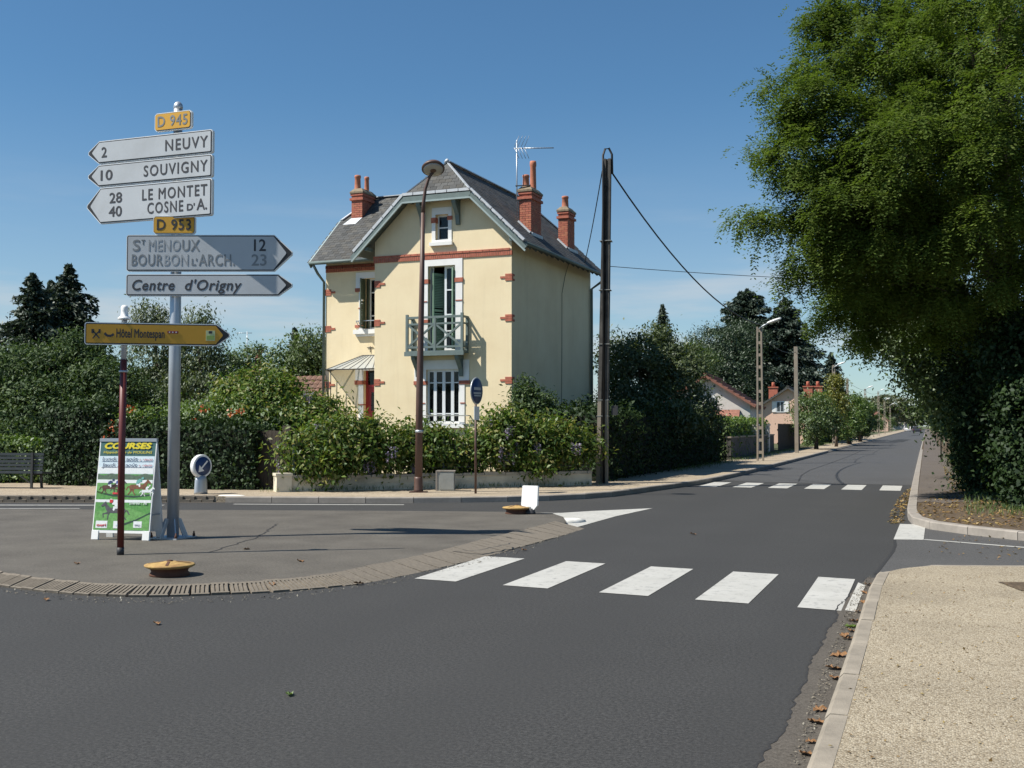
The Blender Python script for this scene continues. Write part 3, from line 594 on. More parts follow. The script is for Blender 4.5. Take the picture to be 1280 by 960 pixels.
# sealed cracks of the avenue
def seam(pts, w):
    p = resample([Vector((*G(x, y)[:2], 0)) for x, y in pts], 0.5); stripe('tar_seam', xy(offset(p, w / 2)) + xy(offset(p, -w / 2))[::-1], 'tar', 0.007)
seam([(998, 602), (1002, 594), (1012, 588), (1035, 580), (1060, 571), (1078, 563)], 0.045); seam([(905, 600.5), (960, 600.8), (1010, 601.5)], 0.03); seam([(1052, 575), (1074, 574)], 0.03)
stripe('road_patch', [(-3.6, 118), (-2.2, 116), (-1.8, 138), (-3.2, 140)], 'tar', 0.006); stripe('road_patch', [(-2.4, 190), (-1.2, 190), (-1.2, 205), (-2.4, 207)], 'tar', 0.006)

# the avenue beyond the far crossing has an older, paler surface
sheet('avenue_surface', [(-5.75, 33.2), (-4.2, 32.75), (-2.4, 32.6), (-.28, 32.3), (-.28, 560), (-5.6, 560), (-5.6, 60)], 0.003, 'avenue_asphalt')
# --- traffic island with its rim of grooved blocks
oc = [(-220, 690), (-90, 714), (0, 732), (60, 740), (110, 744.5), (165, 746.5), (215, 746), (260, 744), (300, 742.5), (340, 740.5), (421, 733), (483, 722), (562, 705), (628, 688), (680, 674), (717, 662)]
ic = [(-220, 681), (-90, 701), (0, 718), (60, 725), (110, 729.5), (165, 731.5), (215, 731.5), (260, 730.5), (300, 729), (340, 726.5), (421, 719), (483, 708), (562, 690), (628, 672), (680, 659.5), (708, 653)]
HI = 0.07
po = smooth_path([G(x, y)[:2] for x, y in oc], 0.1); pi_ = smooth_path([G(x, y, HI)[:2] for x, y in ic], 0.1)
farp = [tuple(G(x, y, HI)[:2]) for x, y in ((704, 646), (690, 641.5), (640, 639.8), (500, 638.6), (300, 637.6), (100, 636.8), (-120, 636), (-400, 634.5))]
island = slab('traffic_island', xy(pi_) + farp + [(-26, 9)], -0.05, HI, 'island_asphalt')
tag(island, kind='structure')
NB_ = int(sum((b - a).length for a, b in zip(po, po[1:])) / 0.178); qo = resample(po, count=NB_ + 1); qi = resample(pi_, count=NB_ + 1)
gb = MB(); gb.box(-.5, .5, -.5, .5, -.1, 0)
for k in range(4): gb.box(-.5 + .04 + k * .25, -.5 + .19 + k * .25, -.40, .36, 0, .013)
gb.box(-.5, .5, .36, .5, 0, .013); gb.box(-.5, .5, -.5, -.40, 0, .013)
gm = gb.mesh('grooved_block', 'block_concrete')
pb = MB(); pb.box(-.5, .5, -.5, .5, -.1, .012); pm = pb.mesh('plain_block', 'block_concrete')
random.seed(11)
for k in range(NB_):
    a0, a1, b0, b1 = qo[k], qo[k + 1], qi[k], qi[k + 1]; c = (a0 + a1 + b0 + b1) / 4; c.z = HI / 2 + 0.004 + random.uniform(-.004, .004)
    X = ((a1 - a0) + (b1 - b0)) / 2; Y = ((b0 + b1) / 2 - (a0 + a1) / 2); Y.z = HI - 0.012; Zv = X.cross(Y).normalized(); w = X.length - .012; l = Y.length
    px = c.dot(Vector((math.cos(YAW), math.sin(YAW), 0))) / c.dot(Vector((-math.sin(YAW), math.cos(YAW), 0))) * FOC + 640
    o = link('rim_block', gm if px < 430 else pm, island); Xn = X.normalized(); Yn = Zv.cross(Xn)
    o.matrix_world = Matrix.Translation(c) @ Matrix((Xn, Yn, Zv)).transposed().to_4x4() @ Matrix.Rotation(random.uniform(-.03, .03), 4, 'Z') @ Matrix.Diagonal((w, l, 1, 1))
tip = MB(); a = G(716, 652); tip.lathe([(.30, -.04), (.30, .03), (.2, .06), (.02, .065)], 14, mtx=Matrix.Diagonal((1.15, .8, 1, 1)))
tip.build('rim_nose', 'white_kerb', island, (a.x - .05, a.y - .15, 0), (0, 0, R(55)))
seam_pts = resample([G(345, 655, 0), G(320, 672, 0), G(262, 690, 0)], .3)
for pts in (((345, 655), (322, 672), (262, 690)), ((560, 690), (600, 688), (640, 679)), ((600, 668), (640, 672))):
    p = resample([Vector((*G(x, y, HI)[:2], 0)) for x, y in pts], 0.15); p = [q + Vector((random.uniform(-.03, .03), random.uniform(-.03, .03), 0)) for q in p]
    sheet('crack', xy(offset(p, .012)) + xy(offset(p, -.012))[::-1], HI + .003, 'tar', island)
# ================================================================== THE CORNER HOUSE
HL = at(639.5, 33.0)
house = thing('corner_house', 'cream rendered house with slate half-hip roofs, brick trim and a green wooden balcony', 'house', (HL.x, HL.y, 0), R(-2.2))
W0, D0, WX, WS = -4.62, 7.35, -7.2, 1.3           # gable width, depth, left end of wing, wing set-back
CX = W0 / 2
TH = 0.3
FR = lambda y: (lambda x, z, d: (x, y + d, z))       # plate in a front-parallel plane
SD = lambda x0: (lambda y, z, d: (x0 - d, y, z))     # plate in a side plane (thickness goes to -x)
OP_B, OP_G, OP_A = (-2.76, -1.84, 3.90, 6.48), (-2.81, -1.69, 1.68, 3.32), (-2.51, -2.08, 7.27, 8.05)
OP_W, OP_D = (-5.80, -4.98, 4.77, 6.42), (-5.75, -4.92, 1.25, 3.41)
PIT, EZ, OVS, OVF = 0.965, 6.97, 0.55, 0.37
RZ = EZ + PIT * (OVS - CX); CLIP = 1.14; CZ = RZ - PIT * CLIP
w = MB()
gtop = lambda x: RZ - PIT * abs(x - CX) - 0.16
gable = [(W0, 0), (0, 0), (0, gtop(0)), (CX + CLIP, CZ - .16), (CX - CLIP, CZ - .16), (W0, gtop(W0))]
w.plate(gable, TH, FR(0), [rect(*OP_B), rect(*OP_G), rect(*OP_A)])
w.plate(gable, -TH, FR(D0), [])
w.plate([(TH, 0), (D0 - TH, 0), (D0 - TH, gtop(0)), (TH, gtop(0))], TH, SD(0))
w.plate([(TH, 0), (D0 - TH, 0), (D0 - TH, gtop(0)), (TH, gtop(0))], -TH, SD(W0))
WD = 5.0; WE, WSL = 6.97, 0.877; WR = WS - .5 + 3.0; WRZ = WE + WSL * 3.0
wt_ = WE + WSL * .5 - .16
w.plate([(WX, 0), (W0, 0), (W0, wt_), (WX, wt_)], TH, FR(WS), [rect(*OP_W), rect(*OP_D)])
w.plate([(WX, 0), (W0, 0), (W0, wt_), (WX, wt_)], -TH, FR(WS + WD))
w.plate([(WS + TH, 0), (WS + WD - TH, 0), (WS + WD - TH, wt_), (WR + 1.1, WE + WSL * 1.9 - .16), (WR - 1.1, WE + WSL * 1.9 - .16), (WS + TH, wt_)], -TH, SD(WX))
wall = w.build('wall', 'render_yellow', house)
# floors and dark partition inside so that rooms do not show daylight
fl = MB(); fl.box(W0 + TH, -TH, TH, D0 - TH, 1.0, 1.2); fl.box(W0 + TH, -TH, TH, D0 - TH, 3.65, 3.85); fl.box(W0 + TH, -TH, TH, D0 - TH, 6.75, 6.95)
fl.box(WX + TH, W0, WS + TH, WS + WD - TH, 1.0, 1.2); fl.box(WX + TH, W0 , WS + TH, WS + WD - TH, 3.65, 3.85); fl.box(W0 + TH, -TH, 2.6, 2.7, 1.2, 6.75); fl.box(WX + TH, W0, 3.4, 3.5, 1.2, 6.7)
fl.build('floors', 'interior', house)

# --- roofs ---------------------------------------------------------
def roof_plane(mb, pts, t=0.09, mi=0):
    p = [Vector(q) for q in pts]; n = (p[1] - p[0]).cross(p[2] - p[0]).normalized()
    if n.z < 0: n = -n
    k = len(p); mb.add(p + [q - n * t for q in p], [tuple(range(k)), tuple(reversed(range(k, 2 * k)))] + [(i, (i + 1) % k, k + (i + 1) % k, k + i) for i in range(k)], mi)
YF, YB = -OVF, D0 + .06; HS = .75
XE, XW = OVS, W0 - OVS; PK0, PK1 = YF + HS, YB - HS
mainR = [(XE, YF, EZ), (XE, YB, EZ), (CX + CLIP, YB, CZ), (CX, PK1, RZ), (CX, PK0, RZ), (CX + CLIP, YF, CZ)]
mainL = [(XW, YF, EZ), (XW, YB, EZ), (CX - CLIP, YB, CZ), (CX, PK1, RZ), (CX, PK0, RZ), (CX - CLIP, YF, CZ)]
hipF = [(CX - CLIP, YF, CZ), (CX + CLIP, YF, CZ), (CX, PK0, RZ)]; hipB = [(CX - CLIP, YB, CZ), (CX + CLIP, YB, CZ), (CX, PK1, RZ)]
XG = WX - .3; WYF, WYB = WS - .5, WS + WD + .5; HC = 1.05
wz = lambda y: WE + WSL * min(y - WYF, WYB - y)
WRy = (WYF + WYB) / 2; WRz = wz(WRy); HX = XG + .62
wingF = [(XG, WYF, WE), (CX - .6, WYF, WE), (CX - .6, WRy, WRz), (HX, WRy, WRz), (XG, WRy - HC, wz(WRy - HC))]
wingB = [(XG, WYB, WE), (W0 + .3, WYB, WE), (W0 + .3, WRy, WRz), (HX, WRy, WRz), (XG, WRy + HC, wz(WRy + HC))]
wingH = [(XG, WRy - HC, wz(WRy - HC)), (XG, WRy + HC, wz(WRy + HC)), (HX, WRy, WRz)]
# the wing slope stops at the valley under the main roof
def zl(x): return RZ - PIT * abs(x - CX)
vx0 = CX - (RZ - WE) / PIT; vx1 = CX - (RZ - WRz) / PIT
wingF[1] = (vx0 + .05, WYF, WE); wingF[2] = (vx1 + .05, WRy, WRz)
rb = MB()
for pl in (mainR, mainL, hipF, hipB, wingF, wingB, wingH): roof_plane(rb, pl, 0.10)
roof = rb.build('roof', 'soffit_wood', house)
sl_me = MB(); sl_me.add([(-.105, 0, .012), (.105, 0, .012), (.105, .2, .002), (-.105, .2, .002), (-.105, 0, 0), (.105, 0, 0)], [(0, 1, 2, 3), (4, 5, 1, 0), (5, 2, 1), (4, 0, 3)])
slate_mesh = sl_me.mesh('slate', 'slate', False)
def inside(p, poly):
    c = False; j = len(poly) - 1
    for i in range(len(poly)):
        if (poly[i][1] > p[1]) != (poly[j][1] > p[1]) and p[0] < (poly[j][0] - poly[i][0]) * (p[1] - poly[i][1]) / (poly[j][1] - poly[i][1]) + poly[i][0]: c = not c
        j = i
    return c
random.seed(5); slate_count = 0; rest_v = []; rest_f = []
def slates(pts, limit, skip=lambda q: False):
    """courses of slates over one roof plane; the first `limit` as single parts, the rest joined"""
    global slate_count
    p = [Vector(q) for q in pts]; o = p[0]; ux = (p[1] - p[0]).normalized(); n = ux.cross(p[2] - p[0]).normalized()
    if n.z < 0: n = -n
    uy = n.cross(ux)
    if uy.z < 0: uy = -uy; ux = -ux
    po_ = [((q - o).dot(ux), (q - o).dot(uy)) for q in p]; x0, x1 = min(q[0] for q in po_), max(q[0] for q in po_); y1 = max(q[1] for q in po_)
    base = [Vector(v.co) for v in slate_mesh.vertices]; r = 0; y = -.01
    while y < y1:
        x = x0 + (.11 if r % 2 else 0.0)
        while x < x1 + .1:
            if inside((max(x - .075, min(x, x0 + .02)), y + .07), po_) and inside((min(x + .075, max(x, x1 - .02)), y + .07), po_):
                q = o + ux * x + uy * y + n * 0.004
                if not skip(q):
                    mt = Matrix.Translation(q) @ Matrix((ux, uy, n)).transposed().to_4x4() @ Matrix.Rotation(random.uniform(-.025, .025), 4, 'Z') @ Matrix.Rotation(random.uniform(0, .035), 4, 'X')
                    if limit > 0 and slate_count < 296:
                        s_ = link('slate', slate_mesh, roof); s_.matrix_local = mt; slate_count += 1; limit -= 1
                    else:
                        k = len(rest_v); rest_v.extend([tuple(mt @ b_) for b_ in base]); rest_f.extend([(k, k + 1, k + 2, k + 3), (k + 4, k + 5, k + 1, k), (k + 5, k + 2, k + 1), (k + 4, k, k + 3)])
            x += .22
        y += .145; r += 1
slates(hipF, 140); slates(wingF, 300, lambda q: q.z < zl(q.x) - .02 and q.x > XW)
slates(mainR, 0); slates(mainL, 0, lambda q: q.z < min(wz(q.y), 99) - .02 and WYF < q.y < WYB); slates(hipB, 0); slates(wingH, 0)
me = bpy.data.meshes.new('slate_courses'); me.from_pydata(rest_v, [], rest_f); me.materials.append(M['slate']); tag(link('slate_courses', me, roof), kind='stuff')
# zinc ridges, hips and gutters
zr = MB()
def up(p, d=.03): return Vector(p) + Vector((0, 0, d))
for a, b in (((CX, PK0, RZ), (CX, PK1, RZ)), ((HX, WRy, WRz), (vx1, WRy, WRz)), ((CX, PK1, RZ), (CX + CLIP, YB, CZ)), ((CX, PK1, RZ), (CX - CLIP, YB, CZ)), ((HX, WRy, WRz), (XG, WRy - HC, wz(WRy - HC)))):
    zr.bar(up(a), up(b), .2, .03)
for a, b in (((CX, PK0, RZ), (CX + CLIP, YF, CZ)), ((CX, PK0, RZ), (CX - CLIP, YF, CZ))): zr.bar(up(a, .02), up(b, .02), .07, .03)
zr.lathe([(.09, -.02), (.06, .06), (.01, .10)], 10, c=(CX, PK0, RZ + .02))
zr.build('ridge_capping', 'zinc', roof)
ge = MB()   # lapped zinc strips along the front verge and the half-hip eave
def laps(a, b, k):
    a, b = Vector(a), Vector(b)
    for i in range(k):
        p, q = a.lerp(b, i / k), a.lerp(b, (i + 1) / k - .012); ge.bar(p + Vector((0, .02, .02)), q + Vector((0, .02, .02)), .10, .085); ge.cut()
f_ = YF - .012
laps((CX + CLIP, f_, CZ + .02), (XE + .02, f_, EZ + .02), 5); laps((CX - CLIP, f_, CZ + .02), (XW - .02, f_, EZ + .02), 5); laps((CX - CLIP, f_, CZ + .02), (CX + CLIP, f_, CZ + .02), 6)
ge.build_each('verge_zinc', 'zinc', roof)
bb = MB()
def barge(a, b, h=.2, t=.05, y=0.0):
    bb.bar(Vector(a) - Vector((0, y, h / 2 + .03)), Vector(b) - Vector((0, y, h / 2 + .03)), t, h); bb.cut()
for yy, sgn in ((YF, 1), (YB, -1)):
    for s in (1, -1):
        barge((CX + s * CLIP, yy, CZ), (CX + s * (CLIP + (CZ - EZ) / PIT + .05), yy, EZ - .05), .17, y=0)
    barge((CX - CLIP, yy, CZ), (CX + CLIP, yy, CZ), .17)
barge((XG, WYF, WE), (XG, WRy - HC, wz(WRy - HC)), .16); barge((XG, WYB, WE), (XG, WRy + HC, wz(WRy + HC)), .16); barge((XG, WRy - HC, wz(WRy - HC)), (XG, WRy + HC, wz(WRy + HC)), .16)
bb.build_each('bargeboard', 'green_wood', roof)
be = MB()
def trim(a, b, dz, yo):
    be.bar(Vector(a) + Vector((0, yo, dz)), Vector(b) + Vector((0, yo, dz)), .05, .05); be.cut()
for s in (1, -1): trim((CX + s * CLIP, YF, CZ), (CX + s * (CLIP + (CZ - EZ) / PIT + .05), YF, EZ - .05), -.215, -.035)
trim((CX - CLIP, YF, CZ), (CX + CLIP, YF, CZ), -.215, -.035)
trim((XG - .03, WYF, WE), (XG - .03, WRy - HC, wz(WRy - HC)), -.01, 0)
be.build_each('bargeboard_trim', 'green_edge', roof)
gt = MB(); gt.tube([(XE + .05, YF + .05, EZ - .03), (XE + .05, YB - .05, EZ - .05)], .055, 8); gt.cut(); gt.tube([(XG, WYF - .06, WE - .03), (XW + .1, WYF - .06, WE - .03)], .055, 8)
gt.build_each('gutter', 'green_wood', roof)
dp = MB(); dp.tube([(XG + .12, WYF - .02, WE - .06), (XG + .2, WYF + .15, WE - .35), (WX - .06, WS - .02, WE - .6), (WX - .06, WS - .02, .2)], .045, 8); dp.cut()
dp.tube([(XE + .05, YB - .2, EZ - .06), (XE - .05, YB - .25, EZ - .25), (.08, D0 - .12, EZ - .5), (.08, D0 - .12, .2)], .05, 8); dp.build_each('downpipe', 'green_wood', house)
rf = MB()
for k in range(15): rf.bar((-.02, .2 + k * .49, EZ + .42), (XE - .02, .2 + k * .49, EZ - .10), .07, .09); rf.cut()
rf.build_each('rafter_end', 'soffit_wood', roof)
cs = MB()
for s in (-2.94, -1.74):          # consoles carrying the half-hip eave
    cs.plate([(0, 0), (-.06, .02), (-.12, .3), (-.36, .62), (-.38, .72), (0, .72)], .13, lambda y, z, d, s=s: (s + d - .065, y, 7.68 + z))
    cs.bar((s, 0, 8.45), (s, YF + .03, 8.45), .13, .10); cs.cut()
for s in (CX + 1.0, CX - 1.0, .12, W0 - .12): cs.bar((s, .0, gtop(min(max(s, W0 + .02), -.02)) - .02 - (0.1 if -4.7 < s < 0 else .25)), (s, YF + .02, gtop(min(max(s, W0 + .02), -.02)) - .02 - (0.1 if -4.7 < s < 0 else .25)), .10, .10); cs.cut()
cs.build_each('console', 'green_wood', house)

# --- brickwork -----------------------------------------------------
bk = MB(); x = W0 - .03
while x < .02: bk.box(x, x + .058, -.03, 0.05, 6.68, 6.81); x += .072
x = W0 - .03
while x < -.06: bk.box(x, x + .205, -.045, 0.05, 6.822, 6.885); x += .22
x = WX
while x < W0 - .05: bk.box(x, x + .058, WS - .03, WS + .05, 6.68, 6.79, 0); x += .072
x = WX
while x < W0 - .05: bk.box(x, x + .205, WS - .045, WS + .05, 6.80, 6.90, 1); x += .22
tag(bk.build('brick_band', ['brick_red', 'brick_dark'], house), kind='stuff')
MB().box(W0, 0, -.02, .0, 6.69, 6.87).build('band_mortar', 'mortar', house)
def quoin(x, y, z, dirn, mats='brick_red', side=True):
    q = MB()
    for i, l in enumerate((.2, .36, .2)):
        z0 = z - .105 + i * .07; q.box(min(x, x + dirn * l), max(x, x + dirn * l), y - .022, y + .1, z0 + .004, z0 + .066)
        if side: q.box(x - .01 if dirn < 0 else x - .02, x + .02 if dirn < 0 else x + .01, y - .022, y + (.2, .08, .2)[i], z0 + .004, z0 + .066)
    return q.build('quoin_brick', mats, house)
for z in (6.02, 4.81, 2.96): quoin(0, 0, z, -1); quoin(W0, 0, z, 1, side=False); quoin(WX, WS, z, 1)
# --- white window surrounds (plates 2 cm proud, with the opening cut out)
def surround(outer, hole, y, name='window_surround'):
    return MB().plate(outer, .045, lambda x, z, d, y=y: (x, y - .025 + d, z), [rect(hole[0], hole[1], hole[2], hole[3])] if hole else []).build(name, 'white_paint', house)
surround([(-3.0, 3.86), (-1.6, 3.86), (-1.6, 6.675), (-3.0, 6.675)], OP_B, 0)
surround([(-2.98, 1.55), (-1.52, 1.55), (-1.52, 2.98), (-1.37, 2.98), (-1.37, 3.60), (-3.21, 3.60), (-3.21, 2.98), (-2.98, 2.98)], OP_G, 0)
surround([(-2.63, 7.2), (-1.96, 7.2), (-1.96, 8.26), (-2.63, 8.26)], OP_A, 0)
surround([(-5.93, 4.74), (-4.70, 4.74), (-4.70, 6.62), (-6.05, 6.62), (-6.05, 6.1), (-5.93, 6.1)], OP_W, WS)
surround([(-5.93, 1.2), (-4.72, 1.2), (-4.72, 3.6), (-6.05, 3.6), (-6.05, 3.1), (-5.93, 3.1)], OP_D, WS)
sm = MB()
for xa, xb, zc, h, y in ((-3.02, -2.74, 6.02, .13, 0), (-1.86, -1.58, 6.02, .13, 0), (-3.0, -2.78, 5.4, .03, 0), (-1.82, -1.6, 5.4, .03, 0), (-3.0, -2.75, 4.8, .1, 0),
                     (-3.23, -2.80, 2.92, .11, 0), (-1.70, -1.35, 2.92, .11, 0), (-2.99, -2.84, 2.3, .03, 0), (-1.66, -1.51, 2.3, .03, 0), (-2.65, -2.49, 7.88, .16, 0), (-2.1, -1.94, 7.92, .12, 0),
                     (-6.07, -5.79, 6.05, .12, WS), (-5.95, -5.80, 5.45, .03, WS), (-6.07, -5.79, 4.86, .09, WS), (-6.07, -5.74, 3.02, .13, WS), (-5.95, -5.74, 2.3, .035, WS)):
    sm.box(xa, xb, y - .042, y + .12, zc - h / 2, zc + h / 2); sm.cut()
sm.build_each('brick_accent', 'brick_red', house)
si = MB(); si.box(-2.68, -1.92, -.10, .1, 7.09, 7.2); si.cut(); si.box(-3.0, -1.5, -.12, .1, 1.55, 1.66); si.cut(); si.box(-6.08, -4.64, WS - .14, WS + .1, 4.6, 4.74); si.box(-6.0, -4.66, WS - .08, WS + .1, 4.52, 4.6); si.build_each('window_sill', 'white_paint', house)
# --- windows: frame part with panes as sub-parts
def window(op, y, cols, rails, fr=.05, depth=.05, mw=.028, name='window', mat='window_white'):
    x0, x1, z0, z1 = op; f = MB(); y0, y1 = y, y + depth
    f.box(x0, x0 + fr, y0, y1, z0, z1); f.box(x1 - fr, x1, y0, y1, z0, z1); f.box(x0 + fr, x1 - fr, y0, y1, z0, z0 + fr); f.box(x0 + fr, x1 - fr, y0, y1, z1 - fr, z1)
    xs = [x0 + fr] + [x0 + (x1 - x0) * c for c in cols] + [x1 - fr]
    for c in xs[1:-1]: f.box(c - mw, c + mw, y0 - .012, y1 - .002, z0 + fr, z1 - fr)
    zs = [z0 + fr] + list(rails) + [z1 - fr]
    for r_ in rails:
        for a, b in zip(xs, xs[1:]): f.box(a + (mw if a != xs[0] else 0), b - (mw if b != xs[-1] else 0), y0 - .006, y1 - .004, r_ - .018, r_ + .018)
    fo = f.build(name, mat, house)
    for a, b in zip(xs, xs[1:]):
        for c, d in zip(zs, zs[1:]):
            MB().box(a + .004, b - .004, y0 + .02, y0 + .026, c + .004, d - .004).build('pane', 'window_glass', fo)
    return fo
window(OP_A, .14, [], [7.66]); window(OP_G, .07, [.24, .5, .76], [2.92, 1.98], .07, mw=.05)
window((-2.28, -1.84, 3.9, 6.48), .16, [], [5.75, 5.0, 4.5], .07); window((-2.76, -2.66, 3.9, 6.48), .16, [], [], .03); window((-5.62, -4.98, 4.77, 6.42), .14 + WS, [.5], [5.96, 5.2], .05)
# louvred shutters folded back into the reveals
def shutter(x, y, ang, wd, z0, z1, mat):
    s = MB(); s.box(0, .05, -.017, .017, z0, z1); s.box(wd - .05, wd, -.017, .017, z0, z1)
    for z in (z0, (z0 + z1) / 2, z1 - .07): s.box(.05, wd - .05, -.017, .017, z, z + .07)
    fo = s.build('shutter', mat, house, (x, y, 0), (0, 0, ang)); l = MB(); z = z0 + .1
    while z < z1 - .1:
        if abs(z - (z0 + z1) / 2 - .035) > .07: l.add([(.05, -.014, z), (wd - .05, -.014, z), (wd - .05, .012, z + .035), (.05, .012, z + .035), (.05, -.014, z - .006), (wd - .05, -.014, z - .006), (wd - .05, .012, z + .029), (.05, .012, z + .029)], [(0, 1, 2, 3), (7, 6, 5, 4), (0, 4, 5, 1), (2, 6, 7, 3)])
        z += .05
    tag(l.build('louvres', mat, fo), kind='stuff'); return fo
shutter(-2.62, .05, R(62), .44, 3.93, 6.28, 'shutter_green'); shutter(-1.87, .16, R(-100), .24, 3.93, 6.4, 'shutter_green'); shutter(-5.78, WS + .11, R(-82), .40, 4.79, 6.40, 'shutter_dark'); shutter(-5.70, WS + .12, R(-30), .1, 4.79, 6.40, 'shutter_dark')
# front door
d = MB(); d.box(-5.75, -4.92, WS + .16, WS + .21, 1.25, 2.85); d.box(-5.75, -5.68, WS + .14, WS + .16, 1.25, 3.41); d.box(-5.0, -4.92, WS + .14, WS + .16, 1.25, 3.41); d.box(-5.75, -4.92, WS + .14, WS + .21, 2.86, 2.95)
door = d.build('door', 'door_red', house); MB().box(-5.68, -5.0, WS + .18, WS + .19, 2.95, 3.41).build('fanlight', 'window_glass', door)
g = MB(); g.box(-5.55, -5.12, WS + .15, WS + .158, 2.1, 2.7); g.build('door_window', 'window_glass', door); MB().tube([(-5.1, WS + .1, 2.05), (-5.2, WS + .1, 2.05)], .015, 6).build('handle', 'iron_dark', door)
MB().box(-6.1, -4.62, WS - 1.2, WS, 0, 1.05).box(-6.1, -4.62, WS - 1.6, WS - 1.2, 0, .6).build('doorstep', 'kerb_concrete', house)

# --- glazed iron canopy over the door
cn = thing('door_canopy', 'hipped iron and glass canopy above the red front door of the cream house', 'canopy', (0, 0, 0)); cn.parent = house
for k in ('label', 'category'): del cn[k]
A0, A1 = Vector((-5.8, WS, 3.90)), Vector((-5.2, WS, 3.90)); B0, B1, B2, B3 = Vector((-7.05, WS, 3.42)), Vector((-6.68, WS - .8, 3.42)), Vector((-4.68, WS - .8, 3.42)), Vector((-4.68, WS, 3.6))
def rib(a, b, r=.016): return MB().tube([a, b], r, 5)
irn = MB()
for a, b in ((A0, A1), (B0, B1), (B1, B2), (A0, B1), (A1, B2), (A0, B0)): irn.tube([a, b], .02, 5)
for t in (.14, .28, .42, .57, .71, .86): irn.tube([A0.lerp(A1, t), B1.lerp(B2, t)], .014, 5)
for t in (.35, .7): irn.tube([A0, B0.lerp(B1, t)], .014, 5)
irn.tube([(-5.5, WS - .02, 4.0), (-5.5, WS - .02, 4.2)], .012, 5); irn.tube([(-5.62, WS - .02, 4.16), (-5.38, WS - .02, 4.16)], .012, 5)
for k, t in enumerate((0.05, .3, .55, .8)):        # hanging side grille, stepped like an organ
    p = B1.lerp(B0, t); irn.tube([p, p - Vector((0, 0, .42 + .22 * k))], .013, 5)
    q = B1.lerp(B0, t + .25 if k < 3 else 1); irn.tube([p - Vector((0, 0, .42 + .22 * k)), (p + q) / 2 - Vector((0, 0, .56 + .22 * k)), q - Vector((0, 0, .5 + .22 * k))], .013, 5)
irn.tube([B0 + Vector((.05, 0, 0)), B0 + Vector((.05, 0, -1.3))], .014, 5)
irn.build('iron_frame', 'iron_dark', cn)
for a, b, c, d_ in ((A0, A1, B2, B1),):
    for i in range(7):
        t0, t1 = (0, .14, .28, .42, .57, .71, .86, 1)[i:i + 2]; mb = MB(); mb.add([a.lerp(b, t0), a.lerp(b, t1), d_.lerp(c, t1), d_.lerp(c, t0)], [(0, 1, 2, 3)]); mb.build('pane', 'canopy_glass', cn)
mb = MB(); mb.add([A0, B1, B0], [(0, 1, 2)]); mb.build('pane', 'canopy_glass', cn); mb = MB(); mb.add([A1, B2, B3], [(0, 1, 2)]); mb.build('pane', 'canopy_glass', cn)

# --- wooden balcony
BX0, BX1, BY = -3.30, -1.40, -.42
b = MB(); b.box(BX0, BX1, BY, 0, 3.79, 3.87); b.box(BX0 - .04, BX1 + .04, BY - .03, BY + .04, 3.72, 3.85); bal = b.build('balcony', 'green_wood', house)
def bpart(name, *bars):
    m_ = MB()
    for a, c, w_ in bars: m_.bar(a, c, w_)
    return m_.build(name, 'green_wood', bal)
yb = BY + .03
for x in (BX0 + .03, (BX0 + BX1) / 2 + .02, BX1 - .03): bpart('post', ((x, yb, 3.85), (x, yb, 4.98 if x != (BX0 + BX1) / 2 + .02 else 4.9), .075))
bpart('rail', ((BX0, yb, 4.88), (BX1, yb, 4.88), .065)); bpart('rail', ((BX0, yb, 4.68), (BX1, yb, 4.68), .055)); bpart('rail', ((BX0, yb, 3.98), (BX1, yb, 3.98), .06))
xm = (BX0 + BX1) / 2 + .02
for xa, xb in ((BX0 + .06, xm - .03), (xm + .03, BX1 - .06)):
    bpart('brace', ((xa, yb, 4.0), (xb, yb, 4.66), .055)); bpart('brace', ((xa, yb + .004, 4.66), (xb, yb + .004, 4.0), .055))
for x in (BX0 + .03, BX1 - .03):
    bpart('side_rail', ((x, yb, 4.88), (x, 0, 4.88), .06)); bpart('side_rail', ((x, yb, 3.98), (x, 0, 3.98), .06)); bpart('post', ((x, -.04, 3.85), (x, -.04, 4.9), .07))
    bpart('side_rail', ((x, yb, 4.68), (x, 0, 4.68), .05))
for s in (-3.08, -1.62):
    br = MB(); br.plate([(0, 0), (-.07, .0), (-.12, .22), (-.38, .52), (-.40, .62), (0, .62)], .12, lambda y, z, dd, s=s: (s + dd - .06, y, 3.10 + z), [[(-.06, .25), (-.27, .52), (-.06, .52)]]); br.build('bracket', 'green_wood', bal)
gr = MB(); gr.bar((-3.1, -.14, 1.92), (-1.35, -.14, 1.92), .03); gr.bar((-3.1, -.14, 1.92), (-3.1, 0, 1.92), .03); gr.bar((-1.35, -.14, 1.92), (-1.35, 0, 1.92), .03); gr.build('window_guard', 'cabinet_grey', house)
gr = MB(); gr.bar((-5.95, WS - .16, 5.02), (-4.68, WS - .16, 5.02), .025); gr.bar((-5.95, WS - .16, 5.02), (-5.95, WS, 5.02), .025); gr.bar((-5.95, WS, 4.86), (-5.95, WS - .16, 5.02), .02); gr.build('window_guard', 'galvanised', house)

